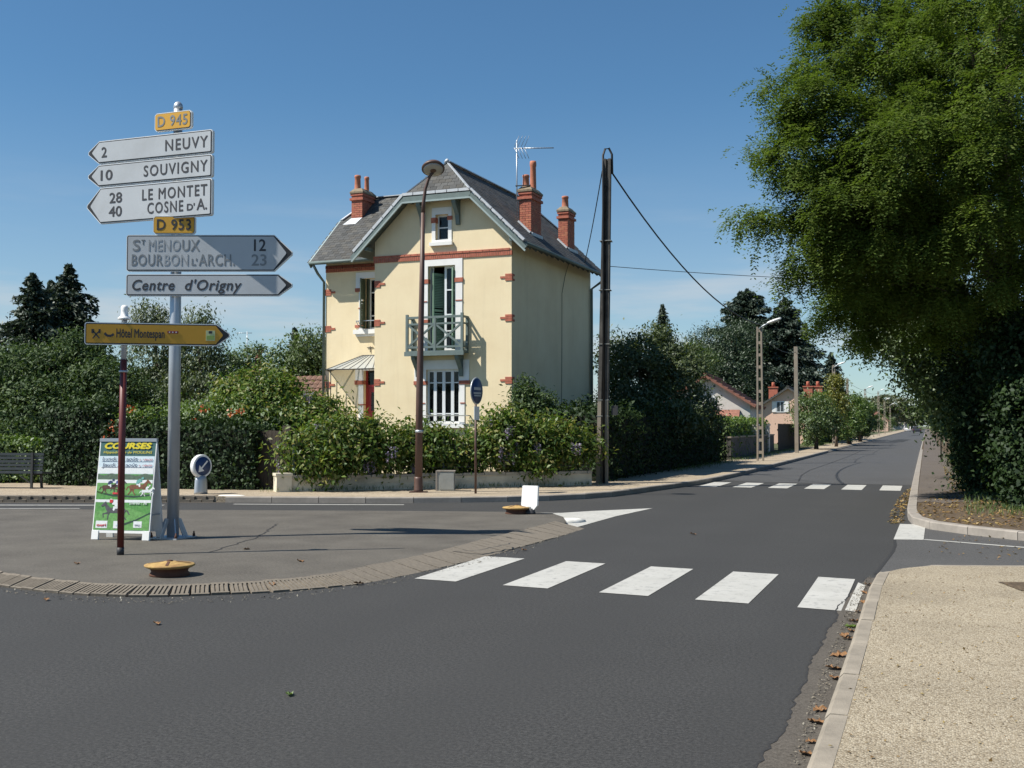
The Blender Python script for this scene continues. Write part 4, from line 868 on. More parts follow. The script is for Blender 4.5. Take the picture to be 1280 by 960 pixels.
# --- chimneys, brick by brick
def chimney(x0, x1, y0, y1, z0, z1, pots, cap='moss_cap', shoulder=None):
    c = MB(); c.box(x0 + .012, x1 - .012, y0 + .012, y1 - .012, z0, z1); co = c.build('chimney', 'mortar', house); b_ = MB(); z = z0; r_ = 0
    while z < z1 - .03:
        for ax in (0, 1):
            lo, hi = ((x0, x1), (y0, y1))[ax]; L_ = .215; p = lo - (L_ / 2 if (r_ + ax) % 2 else 0)
            while p < hi - .02:
                a, e = max(lo, p + .006), min(hi, p + L_ - .006)
                if e - a > .03:
                    mi = 0 if random.random() < .8 else 1; j = random.uniform(0, .004)
                    for s in (0, 1):
                        if ax == 0: yy = (y0, y1)[s]; b_.box(a, e, yy - (.0 + j if s == 0 else .03), yy + (.03 if s == 0 else .0 + j), z + .006, z + .064, mi)
                        else: xx = (x0, x1)[s]; b_.box(xx - (.0 + j if s == 0 else .03), xx + (.03 if s == 0 else 0 + j), a, e, z + .006, z + .064, mi)
                p += L_
        z += .07; r_ += 1
    tag(b_.build('bricks', ['brick_red', 'terracotta'], co, fix=False), kind='stuff')
    k = MB(); k.box(x0 - .05, x1 + .05, y0 - .05, y1 + .05, z1 - .30, z1 - .22); k.box(x0 - .03, x1 + .03, y0 - .03, y1 + .03, z1 - .14, z1 - .07); k.build('corbel', 'brick_red', co)
    k = MB(); k.add([(x0 - .05, y0 - .05, z1), (x1 + .05, y0 - .05, z1), (x1 + .05, y1 + .05, z1), (x0 - .05, y1 + .05, z1), (x0 + .06, y0 + .06, z1 + .12), (x1 - .06, y0 + .06, z1 + .12), (x1 - .06, y1 - .06, z1 + .12), (x0 + .06, y1 - .06, z1 + .12), (x0 - .05, y0 - .05, z1 - .06), (x1 + .05, y0 - .05, z1 - .06), (x1 + .05, y1 + .05, z1 - .06), (x0 - .05, y1 + .05, z1 - .06)],
                    [(0, 1, 5, 4), (1, 2, 6, 5), (2, 3, 7, 6), (3, 0, 4, 7), (4, 5, 6, 7), (8, 9, 1, 0), (9, 10, 2, 1), (10, 11, 3, 2), (11, 8, 0, 3), (11, 10, 9, 8)]); k.build('cap', cap, co)
    for (px, py, ph, pr) in pots:
        MB().lathe([(pr * 1.15, 0), (pr, .05), (pr * .88, ph * .8), (pr * 1.02, ph * .84), (pr * 1.02, ph * .93), (pr * .92, ph), (pr * .7, ph), (pr * .65, ph - .15)], 12).build('chimney_pot', 'terracotta', co, (px, py, z1 + .08))
    return co
random.seed(9)
chimney(-7.12, -6.70, 2.78, 3.62, 8.3, 9.66, [(-6.98, 2.95, .52, .11), (-6.88, 3.4, .55, .085)])
chimney(-.46, -.06, 1.72, 2.60, 7.3, 8.98, [(-.30, 1.9, .42, .11), (-.24, 2.36, .95, .105)])
chimney(-.44, -.10, 5.22, 5.92, 7.3, 8.98, [(-.27, 5.45, .42, .12)])
fla = MB()
for x0, x1, y0 in ((-.46, -.06, 1.70), (-.44, -.10, 5.20)):
    fla.bar((x0, y0 - .03, zl(x0) + .05), (x1, y0 - .03, zl(x1) + .05), .06, .10, up=(0, 1, 0)); fla.cut(); fla.bar((x1 + .03, y0, zl(x1) + .02), (x1 + .03, y0 + .9, zl(x1) + .02), .06, .10); fla.cut()
fla.add([(-7.3, 2.5, wz(2.5) + .03), (-6.8, 2.5, wz(2.5) + .03), (-6.69, 2.77, wz(2.77) + .05), (-7.13, 2.77, wz(2.77) + .05)], [(0, 1, 2, 3)])
fla.build_each('flashing', 'zinc', roof)
# cables on the shaded gable wall
cb = MB(); cb.tube([(.02, 5.0, 7.1), (.025, 4.6, 6.6), (.025, 4.3, 6.0), (.02, 4.3, 4.2), (.025, 4.25, 2.6), (.02, 4.3, .4)], .008, 5); cb.build('wall_cable', 'cable_black', house)
# ================================================================== STREET FURNITURE
# --- the big direction sign
sp = G(216, 672.5, HI)
post = thing('direction_signpost', 'tall grey signpost with white arrow panels to Neuvy, Souvigny, Saint Menoux and the centre', 'signpost', sp)
Zs = 1.55 * FOC / (672.5 - HORIZON); zt = zat(131, Zs) - HI
MB().tube([(0, 0, .02), (.0, 0, 2.6), (0.01, 0, zt)], [.083, .08, .06], 16).build('pole', 'galvanised', post)
MB().lathe([(.062, 0), (.066, .03), (.058, .07), (.03, .1), (.005, .11)], 14).build('pole_cap', 'galvanised', post, (.01, 0, zt))
fb = MB(); fb.box(-.23, .23, -.23, .23, 0, .018)
for k in range(6):
    a = k * math.pi / 3 + .3; c_, s_ = math.cos(a), math.sin(a); fb.plate([(.17, .018), (.22, .018), (.115, .27), (.08, .27), (.08, .23)], .014, lambda x, z, d, c_=c_, s_=s_: (x * c_ - (d - .006) * s_, x * s_ + (d - .006) * c_, z))
fb.build('foot_flange', 'galvanised', post)
fbb = MB()
for x in (-.2, .2):
    for y in (-.2, .2): fbb.lathe([(.02, 0), (.02, .035), (.012, .04), (.01, .07)], 6, c=(x, y, .018)); fbb.cut()
fbb.build_each('anchor_bolt', 'rust_dark', post)
PXM = Zs / FOC
def arrow_poly(x0, x1, z0, z1, tip, left, r=.035, tr=.35):
    """panel outline with rounded tail corners; the arrow point is `tip` long"""
    p = []; zc = (z0 + z1) / 2
    def arc(cx, cz, a0): return [(cx + r * math.cos(a0 + k * math.pi / 8), cz + r * math.sin(a0 + k * math.pi / 8)) for k in range(5)]
    if left:
        p = [(x0 + .012, zc - .02), (x0 + tip, z0)] + arc(x1 - r, z0 + r, -math.pi / 2) + arc(x1 - r, z1 - r, 0) + [(x0 + tip, z1), (x0 + .012, zc + .02)]
    else:
        p = [(x1 - .012, zc + .02), (x1 - tip, z1)] + arc(x0 + r, z1 - r, math.pi / 2) + arc(x0 + r, z0 + r, math.pi) + [(x1 - tip, z0), (x1 - .012, zc - .02)]
    return p
def inset(poly, d):
    c = Vector((sum(p[0] for p in poly) / len(poly), sum(p[1] for p in poly) / len(poly))); n = len(poly); o = []
    for i in range(n):
        a, b, e = Vector(poly[i - 1]), Vector(poly[i]), Vector(poly[(i + 1) % n]); n1 = Vector((-(b - a).y, (b - a).x)); n2 = Vector((-(e - b).y, (e - b).x))
        if n1.length < 1e-6 or n2.length < 1e-6: o.append(tuple(b)); continue
        n1.normalize(); n2.normalize(); m_ = n1 + n2; m_ = m_ / max(.45, m_.dot(n1)) if m_.length > 1e-5 else n1
        o.append(tuple(b + m_ * d))
    return o
def ccw(p):
    return p if sum(a[0] * b[1] - b[0] * a[1] for a, b in zip(p, p[1:] + p[:1])) > 0 else p[::-1]
def panel(parent, outline, y, fill, rz, name='arrow_panel', border=.014, rim=.010, t=.05, label=None, bold_tip=None):
    """a sign: grey box, pale rim, black border and coloured field, each a thin sheet proud of the last"""
    outline = ccw(outline); e = MB(); FRy = lambda q: (lambda x, z, d: (x, q + d, z))
    e.plate(outline, t, FRy(y), mi=0); e.plate(inset(outline, rim), .003, FRy(y - .0045), mi=1); fld = inset(outline, rim + border)
    if bold_tip: fld = bold_tip(fld)
    e.plate(fld, .003, FRy(y - .009), mi=2)
    o = e.build(name, ['sign_rim', 'sign_black', fill], parent, (0, 0, 0), (0, 0, rz))
    return o
# left-pointing panels stand square to the avenue; right-pointing ones face the camera
def lp(px0, px1, py0, py1, ang):     # pixel box -> metres about the pole at x = 218
    k = lambda p: math.cos(ang) + math.sin(ang) * (p - 640) / FOC if ang else 1.0
    return ((px0 - 219) * PXM / k(px0), (px1 - 219) * PXM / k(px1), zat(py1, Zs) - HI, zat(py0, Zs) - HI)
def trim_tip_left(f):
    x = min(p[0] for p in f); return [(p[0] + .05, p[1]) if p[0] < x + .05 else p for p in f]
def trim_tip_right(f):
    x = max(p[0] for p in f); return [(p[0] - .06, p[1]) if p[0] > x - .05 else p for p in f]
AL = R(0.0); ANG = R(20.3)
yp = -.115
def put(parent, s, x, z, size, mat='letter_black', **k): return text('lettering', s, size, mat, parent, face(x, yp - .0105, z), **k)
def wtext(parent, s, x0, x1, z, cap, mat='letter_black', **k):
    """text fitted between x0 and x1 with capital height cap"""
    k.setdefault('bold', .0036); o = put(parent, s, 0, z - cap * .07, cap * 1.14 / .72, mat, **k); xs = [v.co.x for v in o.data.vertices]; a, b = min(xs), max(xs); sx = (x1 - x0) / (b - a)
    for v in o.data.vertices: v.co.x = x0 + (v.co.x - a) * sx
    return o
x0, x1, z0, z1 = lp(113, 270, 164.5, 194, ANG); zh = z1 - z0
P1 = panel(post, arrow_poly(x0, x1, z0, z1, .2, True), yp, 'sign_grey', 0, bold_tip=trim_tip_left)
c = z0 + zh * .30
wtext(P1, '2', x0 + .25, x0 + .345, c, .13); wtext(P1, 'NEUVY', x1 - .77, x1 - .07, c, .14, spacing=1.2)
x0b, x1b, z0b, z1b = lp(113, 270, 195.5, 224, ANG)
P2 = panel(post, arrow_poly(x0b, x1b, z0b, z1b, .2, True), yp, 'sign_grey', 0, bold_tip=trim_tip_left)
c = z0b + zh * .30; wtext(P2, '10', x0 + .24, x0 + .45, c, .13); wtext(P2, 'SOUVIGNY', x1 - 1.13, x1 - .07, c, .138, spacing=1.2)
x0c, x1c, z0c, z1c = lp(112, 270, 225.5, 272, ANG)
P3 = panel(post, arrow_poly(x0c, x1c, z0c, z1c, .25, True), yp, 'sign_grey', 0, bold_tip=trim_tip_left)
hc = z1c - z0c; wtext(P3, '28', x0 + .40, x0 + .62, z0c + hc * .57, .13); wtext(P3, '40', x0 + .39, x0 + .62, z0c + hc * .19, .13)
wtext(P3, 'LE MONTET', x1 - 1.15, x1 - .07, z0c + hc * .57, .138, spacing=1.2); wtext(P3, 'COSNE', x1 - 1.06, x1 - .46, z0c + hc * .19, .138, spacing=1.2)
wtext(P3, "D'", x1 - .40, x1 - .27, z0c + hc * .19, .08); wtext(P3, 'A.', x1 - .24, x1 - .07, z0c + hc * .19, .138)
def plaque(px0, px1, py0, py1, s, rz, mat, lm, x_off=0):
    a, b, e, f = lp(px0, px1, py0, py1, rz if rz == 0 else ANG); r = .03
    pl_ = [(a + r, e), (b - r, e), (b, e + r), (b, f - r), (b - r, f), (a + r, f), (a, f - r), (a, e + r)]
    o = panel(post, pl_, yp, mat, 0 if rz else CAMR, 'route_plaque', border=.006, rim=.010)
    wtext(o, s, a + .055, b - .055, e + (f - e) * .27, (f - e) * .52, lm, spacing=1.1); return o
plaque(197, 243, 137, 160, 'D 945', 1, 'sign_yellow', 'letter_half'); plaque(193, 246, 269, 292, 'D 953', 0, 'sign_yellow', 'letter_black')
x0d, x1d, z0d, z1d = lp(160, 369, 293, 339, 0); hd = z1d - z0d
P4 = panel(post, arrow_poly(x0d, x1d, z0d, z1d, .26, False), yp, 'sign_grey', CAMR, bold_tip=trim_tip_right)
u = (x1d - x0d) / 209
wtext(P4, 'S', x0d + 8 * u, x0d + 17.5 * u, z0d + hd * .58, .14, 'letter_half'); wtext(P4, 'T', x0d + 19 * u, x0d + 23.5 * u, z0d + hd * .74, .06, 'letter_half')
wtext(P4, 'MENO', x0d + 28 * u, x0d + 68 * u, z0d + hd * .58, .14, 'letter_faded', spacing=1.1); wtext(P4, 'UX', x0d + 70 * u, x0d + 92 * u, z0d + hd * .58, .14, 'letter_half', spacing=1.1)
wtext(P4, '12', x0d + 160 * u, x0d + 175 * u, z0d + hd * .58, .145, 'letter_black'); wtext(P4, '23', x0d + 157 * u, x0d + 176 * u, z0d + hd * .18, .14, 'letter_half')
wtext(P4, 'BOUR', x0d + 7 * u, x0d + 46 * u, z0d + hd * .18, .14, 'letter_half', spacing=1.1); wtext(P4, 'BON', x0d + 48 * u, x0d + 78 * u, z0d + hd * .18, .14, 'letter_faded', spacing=1.1)
wtext(P4, "L'", x0d + 82 * u, x0d + 89 * u, z0d + hd * .18, .08, 'letter_half'); wtext(P4, 'ARCH.', x0d + 91 * u, x0d + 136 * u, z0d + hd * .18, .14, 'letter_half', spacing=1.1)
x0e, x1e, z0e, z1e = lp(160, 369, 342.5, 370, 0); he = z1e - z0e
P5 = panel(post, arrow_poly(x0e, x1e, z0e, z1e, .2, False), yp, 'sign_grey', CAMR, bold_tip=trim_tip_right)
wtext(P5, "Centre", x0e + 8 * u, x0e + 61 * u, z0e + he * .30, .13, shear=.22, spacing=1.1); wtext(P5, "d'Origny", x0e + 74 * u, x0e + 145 * u, z0e + he * .30, .13, shear=.22, spacing=1.1)
cl = MB()
for z in (z1 - .05, z0b + .06, z0c + .1, z0d + .12, z1d - .1, z0e + .1): cl.lathe([(.085, -.02), (.092, -.02), (.092, .02), (.085, .02)], 12, c=(0, 0, z)); cl.box(-.05, .05, -.085, -.06, z - .02, z + .02); cl.cut()
cl.build_each('clamp', 'galvanised', post)

# --- hotel sign on its maroon post
hp = G(150.5, 693.5, HI); Zh = 1.55 * FOC / (693.5 - HORIZON)
hs = thing('hotel_sign', 'ochre arrow sign reading Hotel Montespan on a slim maroon post', 'sign', hp); kx = Zh / FOC
ztop = zat(392, Zh) - HI; zb = zat(447, Zh) - HI
MB().tube([(0, 0, .09), (.0, 0, 1.2), (.012, 0, zb - .02)], .041, 14).build('post', 'post_maroon', hs); MB().tube([(0, 0, -.01), (0, 0, .09)], .043, 14).build('post_foot', 'black_plastic', hs)
MB().tube([(.012, 0, zb - .1), (.016, 0, ztop)], .034, 14).build('post_top', 'galvanised', hs)
MB().lathe([(.085, 0), (.075, .02), (.045, .04), (.042, .10), (.045, .14), (.03, .17), (.005, .175)], 14).build('post_cap', 'white_plastic', hs, (.016, 0, ztop - .06))
MB().lathe([(.05, -.012), (.055, 0), (.05, .012)], 12).build('band_clamp', 'galvanised', hs, (.01, 0, zat(464, Zh) - HI))
ha = CAMR + R(11); a, b, e, f = (108 - 153) * kx, (285 - 153) * kx, zat(431, Zh) - HI, zat(403, Zh) - HI
yp = -.075
H1 = panel(hs, arrow_poly(a, b, e, f, .17, False, .03), yp, 'sign_ochre', ha, border=.012, rim=.011, t=.04, bold_tip=trim_tip_right)
hh = f - e; uu = (b - a) / 177
wtext(H1, 'Hôtel Montespan', a + 38 * uu, a + 96 * uu, e + hh * .36, .095, 'letter_black', bold=.0028)
ic_ = MB(); q = lambda x, z: (a + x * uu, yp - .0105, e + z * hh)
for s in (1, -1): ic_.bar(q(10 if s > 0 else 18, .28), q(18 if s > 0 else 10, .62), .014, .003, up=(0, 1, 0))
ic_.cbox((a + 10 * uu, yp - .0105, e + .6 * hh), (.03, .003, .05)); ic_.cbox((a + 18 * uu, yp - .0105, e + .6 * hh), (.022, .003, .05))
for s0, s1 in (((24, .52), (27, .40)), ((27, .40), (32, .40)), ((32, .40), (35, .48))): ic_.bar(q(*s0), q(*s1), .028, .003, up=(0, 1, 0))
ic_.build('pictogram', 'letter_black', H1)
st = MB()
st.cbox((a + 106 * uu, yp - .0105, e + .60 * hh), (.125, .003, .03)); plain('plum_red', (0.22, 0.03, 0.035), .5); st.build('star_strip', 'plum_red', H1)
st = MB()
for k in range(3): st.cbox((a + (102 + 4 * k) * uu, yp - .0135, e + .60 * hh), (.014, .003, .014))
st.build('stars', 'sign_rim', H1)
plain('badge_green', (0.30, 0.42, 0.10), .5); plain('badge_pale', (0.55, 0.60, 0.32), .5)
st = MB(); st.cbox((a + 152 * uu, yp - .0105, e + .47 * hh), (.108, .003, .125), 0); st.cbox((a + 152 * uu, yp - .0135, e + .38 * hh), (.088, .003, .05), 1); st.cbox((a + 152 * uu, yp - .0135, e + .62 * hh), (.04, .003, .03), 2); st.build('badge', ['badge_pale', 'badge_green', 'letter_black'], H1)

# --- racing poster on an A-board
ab = G(145, 675.2, HI); za = 1.55 * FOC / (675.2 - HORIZON); ka = za / FOC
board = thing('a_board', 'white folding A-board with a horse racing poster reading Courses', 'board', ab, CAMR - R(12))
BW, BH, LEAN = .86, 1.34, R(8)
lean = Matrix.Translation((.06, 0, .035)) @ Matrix.Rotation(-LEAN, 4, 'X')
def slant(o, m_): o.matrix_local = m_; return o
fr = MB(); fr.box(-BW / 2, BW / 2, 0, .022, .06, BH); front = slant(fr.build('front_panel', 'white_plastic', board), lean)
bk_ = MB(); bk_.box(-BW / 2, BW / 2, -.02, 0, .06, BH); slant(bk_.build('rear_panel', 'white_plastic', board), Matrix.Translation((.06, .385, .035)) @ Matrix.Rotation(LEAN, 4, 'X'))
for x in (-BW / 2 + .05, BW / 2 - .05):
    slant(MB().box(x - .05, x + .05, -.008, .03, -.03, .09).build('foot', 'white_plastic', board), lean); slant(MB().box(x - .05, x + .05, -.03, .008, -.03, .09).build('foot', 'white_plastic', board), Matrix.Translation((.06, .385, .035)) @ Matrix.Rotation(LEAN, 4, 'X'))
MB().bar((BW / 2 + .03, .06, .34), (BW / 2 + .03, .33, .34), .02).bar((-BW / 2 + .09, .06, .34), (-BW / 2 + .09, .33, .34), .02).build('stay', 'galvanised', board)
MB().box(-BW / 2 + .06, BW / 2 + .06, .17, .215, BH - .01, BH + .035).build('hinge', 'galvanised', board)
for n_, c_ in (('poster_teal', (.05, .13, .12)), ('poster_yellow', (.72, .60, .03)), ('poster_pale', (.62, .74, .80)), ('poster_white', (.76, .79, .79)), ('poster_grass', (.10, .30, .07)), ('poster_grass2', (.15, .36, .10)), ('poster_dark', (.03, .07, .045)), ('poster_tree', (.10, .15, .10)), ('poster_bay', (.20, .085, .04)), ('poster_brown', (.10, .05, .03)), ('poster_grey', (.09, .09, .095)), ('poster_blue', (.06, .10, .30)), ('poster_mint', (.16, .42, .38)), ('poster_red', (.60, .04, .05)), ('poster_navy', (.03, .05, .13)), ('poster_pink', (.50, .12, .16))): plain(n_, c_, .5, var=.38 if n_ not in ('poster_white', 'poster_yellow', 'poster_navy', 'poster_teal', 'poster_pale') else .1, scale=26)
pw, ph0, ph1 = BW - .03, .10, BH - .012
PX = lambda u: -pw / 2 + u * pw
PZ = lambda v: ph0 + v * (ph1 - ph0)
def art(name, items, parent=None):
    """flat print: (material, depth step, polygon in 0..1 units)"""
    mats = []; m_ = MB()
    for mt, k, poly in items:
        if mt not in mats: mats.append(mt)
        poly = ccw([(PX(u), PZ(v)) for u, v in poly]); m_.plate(poly, .0008, lambda x, z, d, k=k: (x, -.0012 * k - .0008 + d, z), mi=mats.index(mt))
    return m_.build(name, mats, parent or front)
def R4(a, b, c, d): return [(a, c), (b, c), (b, d), (a, d)]
poster = art('poster', [('poster_grass', 1, R4(0, 1, 0, .62)), ('poster_pale', 1, R4(0, 1, .62, .82)), ('poster_teal', 1, R4(0, 1, .82, 1)),
    ('poster_white', 2, R4(0, 1, .625, .70)), ('poster_tree', 2, [(0, .56), (1, .56), (1, .60), (.86, .63), (.7, .60), (.55, .62), (.4, .60), (.25, .63), (.1, .60), (0, .62)]), ('poster_white', 2, R4(0, 1, .52, .557)),
    ('poster_grass2', 2, R4(0, 1, .40, .52)), ('poster_dark', 2, [(0, .41), (.3, .37), (.7, .36), (1, .385), (1, .40), (.7, .38), (.3, .39), (0, .43)]), ('poster_white', 2, R4(0, 1, .305, .335)), ('poster_grass2', 2, [(0, .0), (1, .0), (1, .17), (.6, .25), (0, .20)]),
    ('poster_dark', 3, [(.42, .05), (.75, .12), (1, .20), (1, .185), (.75, .10), (.45, .03)]),
    ('poster_white', 4, R4(.04, .25, .02, .10)), ('poster_white', 4, R4(.36, .52, .02, .10)), ('poster_white', 4, R4(.72, .87, .03, .10))])
def horse(cx, cz, s, coat, silk, flip=1):
    f = lambda pts: [(cx + flip * x * s, cz + z * s * .62) for x, z in pts]
    return [(coat, 4, f([(-.5, .0), (-.42, .12), (-.1, .13), (.2, .14), (.36, .30), (.40, .40), (.47, .36), (.60, .22), (.57, .17), (.44, .22), (.38, .06), (.30, -.05), (.10, -.09), (-.2, -.08), (-.40, -.10)])),
            (coat, 3, f([(.26, .0), (.34, -.06), (.52, -.12), (.47, -.30), (.44, -.29), (.46, -.15), (.28, -.12)])), (coat, 3, f([(.16, -.02), (.28, -.1), (.30, -.38), (.26, -.38), (.23, -.16)])),
            (coat, 3, f([(-.42, .04), (-.30, -.08), (-.36, -.22), (-.50, -.38), (-.54, -.36), (-.42, -.2), (-.46, -.06)])), (coat, 3, f([(-.34, .0), (-.2, -.06), (-.24, -.22), (-.14, -.38), (-.18, -.40), (-.32, -.2)])),
            (coat, 3, f([(-.48, .06), (-.58, .02), (-.66, -.14), (-.62, -.16), (-.54, -.04)])),
            (silk, 5, f([(-.16, .16), (-.12, .34), (.02, .42), (.14, .36), (.12, .27), (.02, .26), (.0, .16)])), ('poster_white', 5, f([(-.12, .17), (.06, .2), (.08, .04), (.02, .0), (-.02, .1), (-.12, .1)])), (silk, 6, f([(.10, .40), (.12, .50), (.20, .52), (.25, .46), (.20, .39)]))]
items = horse(.24, .47, .30, 'poster_brown', 'poster_navy') + horse(.38, .485, .26, 'poster_grey', 'poster_blue') + horse(.76, .475, .36, 'poster_bay', 'poster_mint') + horse(.92, .43, .22, 'poster_white', 'poster_white') + horse(.36, .21, .42, 'poster_grey', 'poster_white', -1)
art('horses', items, poster); art('horse_blinkers', [('poster_red', 7, R4(.26, .32, .30, .335)), ('poster_red', 7, R4(.30, .48, .395, .415))], poster)
def ptext(s, u0, u1, v, cap, mat, **k):
    o = text('lettering', s, cap / .72, mat, poster, face(0, -.0105, PZ(v)), depth=.0005, **k); xs = [q_.co.x for q_ in o.data.vertices]; aa, bb_ = min(xs), max(xs)
    for q_ in o.data.vertices: q_.co.x = PX(u0) + (q_.co.x - aa) * (PX(u1) - PX(u0)) / (bb_ - aa)
    return o
ptext('COURSES', .08, .94, .905, .078, 'poster_yellow', shear=.2, bold=.006); ptext('Hippodrome de MOULINS', .07, .95, .85, .034, 'poster_yellow', shear=.1)
ptext('Lundi 24 août', .06, .70, .77, .052, 'poster_navy', shear=.12); ptext('Jeudi 27 août', .06, .70, .702, .052, 'poster_navy', shear=.12)
ptext('à 18h00', .73, .97, .772, .026, 'poster_pink', shear=.25); ptext('à 18h00', .73, .97, .707, .026, 'poster_pink', shear=.25)
art('rule', [('poster_navy', 4, R4(.05, .98, .758, .761)), ('poster_navy', 4, R4(.05, .98, .692, .695))], poster)
ptext('Entrée : 3€', .62, .95, .285, .030, 'poster_white', shear=.25, bold=.0006); ptext('ouri', .06, .23, .04, .04, 'poster_red', bold=.0012); ptext('WE', .39, .49, .045, .03, 'poster_pale'); ptext('PMU', .75, .84, .045, .028, 'poster_navy')

# --- two cast iron bollard bases on the island
def bollard_base(px, py, label, mats=('rust_yellow', 'rust_dark'), r=.255, rz=0.):
    p_ = G(px, py, HI); t = thing('bollard_stump', label, 'bollard', p_, rz, 'bollard stumps left on the traffic island')
    MB().lathe([(r * .80, 0), (r * .80, .02), (r * .72, .04), (r * .76, .07), (r * .9, .085)], 24).build('base_ring', mats[1], t)
    d_ = MB(); d_.lathe([(r * .9, .085), (r, .10), (r, .112), (r * .96, .118), (r * .3, .142), (.02, .146)], 28); d_.build('disc', mats[0], t)
    for k in range(4):
        a = k * math.pi / 2 + .5; c_, s_ = math.cos(a), math.sin(a); MB().add([(r * .25 * c_ - .014 * s_, r * .25 * s_ + .014 * c_, .147), (r * .25 * c_ + .014 * s_, r * .25 * s_ - .014 * c_, .147), (r * .85 * c_ + .014 * s_, r * .85 * s_ - .014 * c_, .126), (r * .85 * c_ - .014 * s_, r * .85 * s_ + .014 * c_, .126)], [(0, 1, 2, 3)]).build('slot', 'rust_dark', t)
    MB().lathe([(.035, .14), (.03, .155), (.01, .16)], 8).build('stud', mats[1], t); return t
bollard_base(212, 719, 'round yellow cast iron bollard stump near the maroon post'); bollard_base(646, 642, 'round yellow cast iron bollard stump beside the small white plate', rz=.7)
# rusty stain ring below the nearer base
# --- white plate of a broken bollard
pp_ = G(662.5, 642.5, HI); wp = thing('bollard_plate', 'small white bollard plate with cut lower corners standing on a black foot', 'bollard', pp_, CAMR - R(30)); k_ = (1.55 * FOC / (642.5 - HORIZON)) / FOC
MB().plate(ccw([(-.10, 0), (-.165, .075), (-.15, .40), (-.14, .415), (.15, .415), (.16, .40), (.155, .075), (.09, 0)]), .05, lambda x, z, d: (x, -.03 + d + z * .06, z + .08)).build('plate', 'white_plastic', wp)
MB().lathe([(.11, 0), (.105, .03), (.09, .05), (.085, .10)], 16, mtx=Matrix.Diagonal((1, .7, 1, 1))).build('foot', 'black_plastic', wp)
MB().cbox((0, -.034, .115), (.06, .006, .03)).build('maker_mark', 'cabinet_grey', wp)

# --- keep-left bollard across the road
bp = G(251, 617.5, .12); kb = thing('keep_left_bollard', 'white bollard with a blue disc and white arrow in front of the hedge', 'bollard', bp, CAMR + R(54)); 
MB().lathe([(.17, 0), (.165, .05), (.15, .30), (.12, .40)], 18, mtx=Matrix.Diagonal((1, .62, 1, 1))).build('column', 'galvanised', kb)
MB().lathe([(.245, -.06), (.255, -.04), (.255, .04), (.245, .06)], 28, mtx=Matrix.Rotation(R(90), 4, 'X'), c=(0, 0, .61)).build('head', 'sign_rim', kb)
MB().lathe([(.205, 0), (.205, .006), (.01, .007)], 28, mtx=Matrix.Rotation(R(90), 4, 'X'), c=(0, -.062, .61)).build('blue_disc', 'sign_blue', kb)
ar = MB(); ar.plate(ccw([(.12, .15), (.15, .12), (-.03, -.06), (.03, -.12), (-.15, -.15), (-.12, .03), (-.06, -.03)]), .004, lambda x, z, d: (x * .85, -.077 + d, .61 + z * .85)); ar.build('arrow', 'white_plastic', kb)

# --- street lamp
lb = G(523, 615.5, .12); Zl = 1.5 * FOC / (615.5 - HORIZON); lamp = thing('street_lamp', 'tall brown street lamp with a tilted round head in front of the house', 'street lamp', lb, CAMR)
zt = zat(208, Zl) - .12; MB().box(-.2, .2, -.14, .14, 0, .02).lathe([(.11, .02), (.10, .06), (.095, .3), (.09, .35)], 14).build('base', 'lamp_brown', lamp)
MB().tube([(0, 0, .02), (.02, 0, 2.3), (.06, 0, 4.4), (.085, 0, zt - 1.0)], [.088, .078, .06, .046], 12).build('post', 'lamp_brown', lamp)
MB().tube([(.085, 0, zt - 1.02), (.10, -.01, zt - .75), (.14, -.02, zt - .45), (.22, -.04, zt - .2), (.31, -.06, zt - .08)], [.044, .04, .036, .034, .034], 10).build('arm', 'lamp_brown', lamp)
MB().lathe([(.092, -.03), (.094, 0), (.092, .03)], 12).build('ring', 'galvanised', lamp, (.015, 0, zat(546, Zl)))
hd = thing('lamp_head', 'x', 'x', (.32, -.10, zt - .02)); hd.parent = lamp; del hd['label']; del hd['category']; hd.rotation_euler = (R(-27), R(-4), 0)
MB().lathe([(.22, -.02), (.262, 0), (.262, .03), (.22, .09), (.12, .13), (.01, .14)], 28).build('housing', 'lamp_brown', hd)
MB().lathe([(.02, -.055), (.12, -.05), (.20, -.035), (.225, -.018)], 28).build('lens', 'lens_grey', hd)
MB().lathe([(.03, -.062), (.05, -.06), (.07, -.055), (.072, -.05)], 16).build('bulb_shade', 'lamp_brown', hd)

# --- round blue sign seen nearly edge-on
ob = G(595.5, 617, .12); Zo = 1.5 * FOC / 85; ov = thing('round_sign', 'round dark blue sign seen at a steep angle on a thin brown post', 'sign', ob, CAMR + R(66))
MB().tube([(0, .02, 0), (0, .02, zat(503, Zo) - .12)], .026, 10).build('post', 'lamp_brown', ov); zc = zat(488.5, Zo) - .12
rt = Matrix.Rotation(R(90), 4, 'X'); MB().lathe([(.29, -.015), (.30, -.01), (.30, .01), (.29, .015)], 30, mtx=rt, c=(0, 0, zc)).build('plate', 'galvanised', ov)
MB().lathe([(.275, 0), (.275, .004), (.01, .005)], 30, mtx=rt, c=(0, -.016, zc)).build('blue_face', 'sign_blue', ov)
m_ = MB(); m_.box(-.17, .17, -.027, -.022, zc + .02, zc + .08); m_.box(-.19, .19, -.027, -.022, zc - .07, zc - .03); m_.box(-.16, .16, -.027, -.022, zc - .12, zc - .09); m_.build('faded_bars', 'sign_grey', ov)
MB().box(-.13, .13, -.01, .0, zat(525, Zo) - .12, zat(508, Zo) - .12).build('small_plate', 'sign_rim', ov)

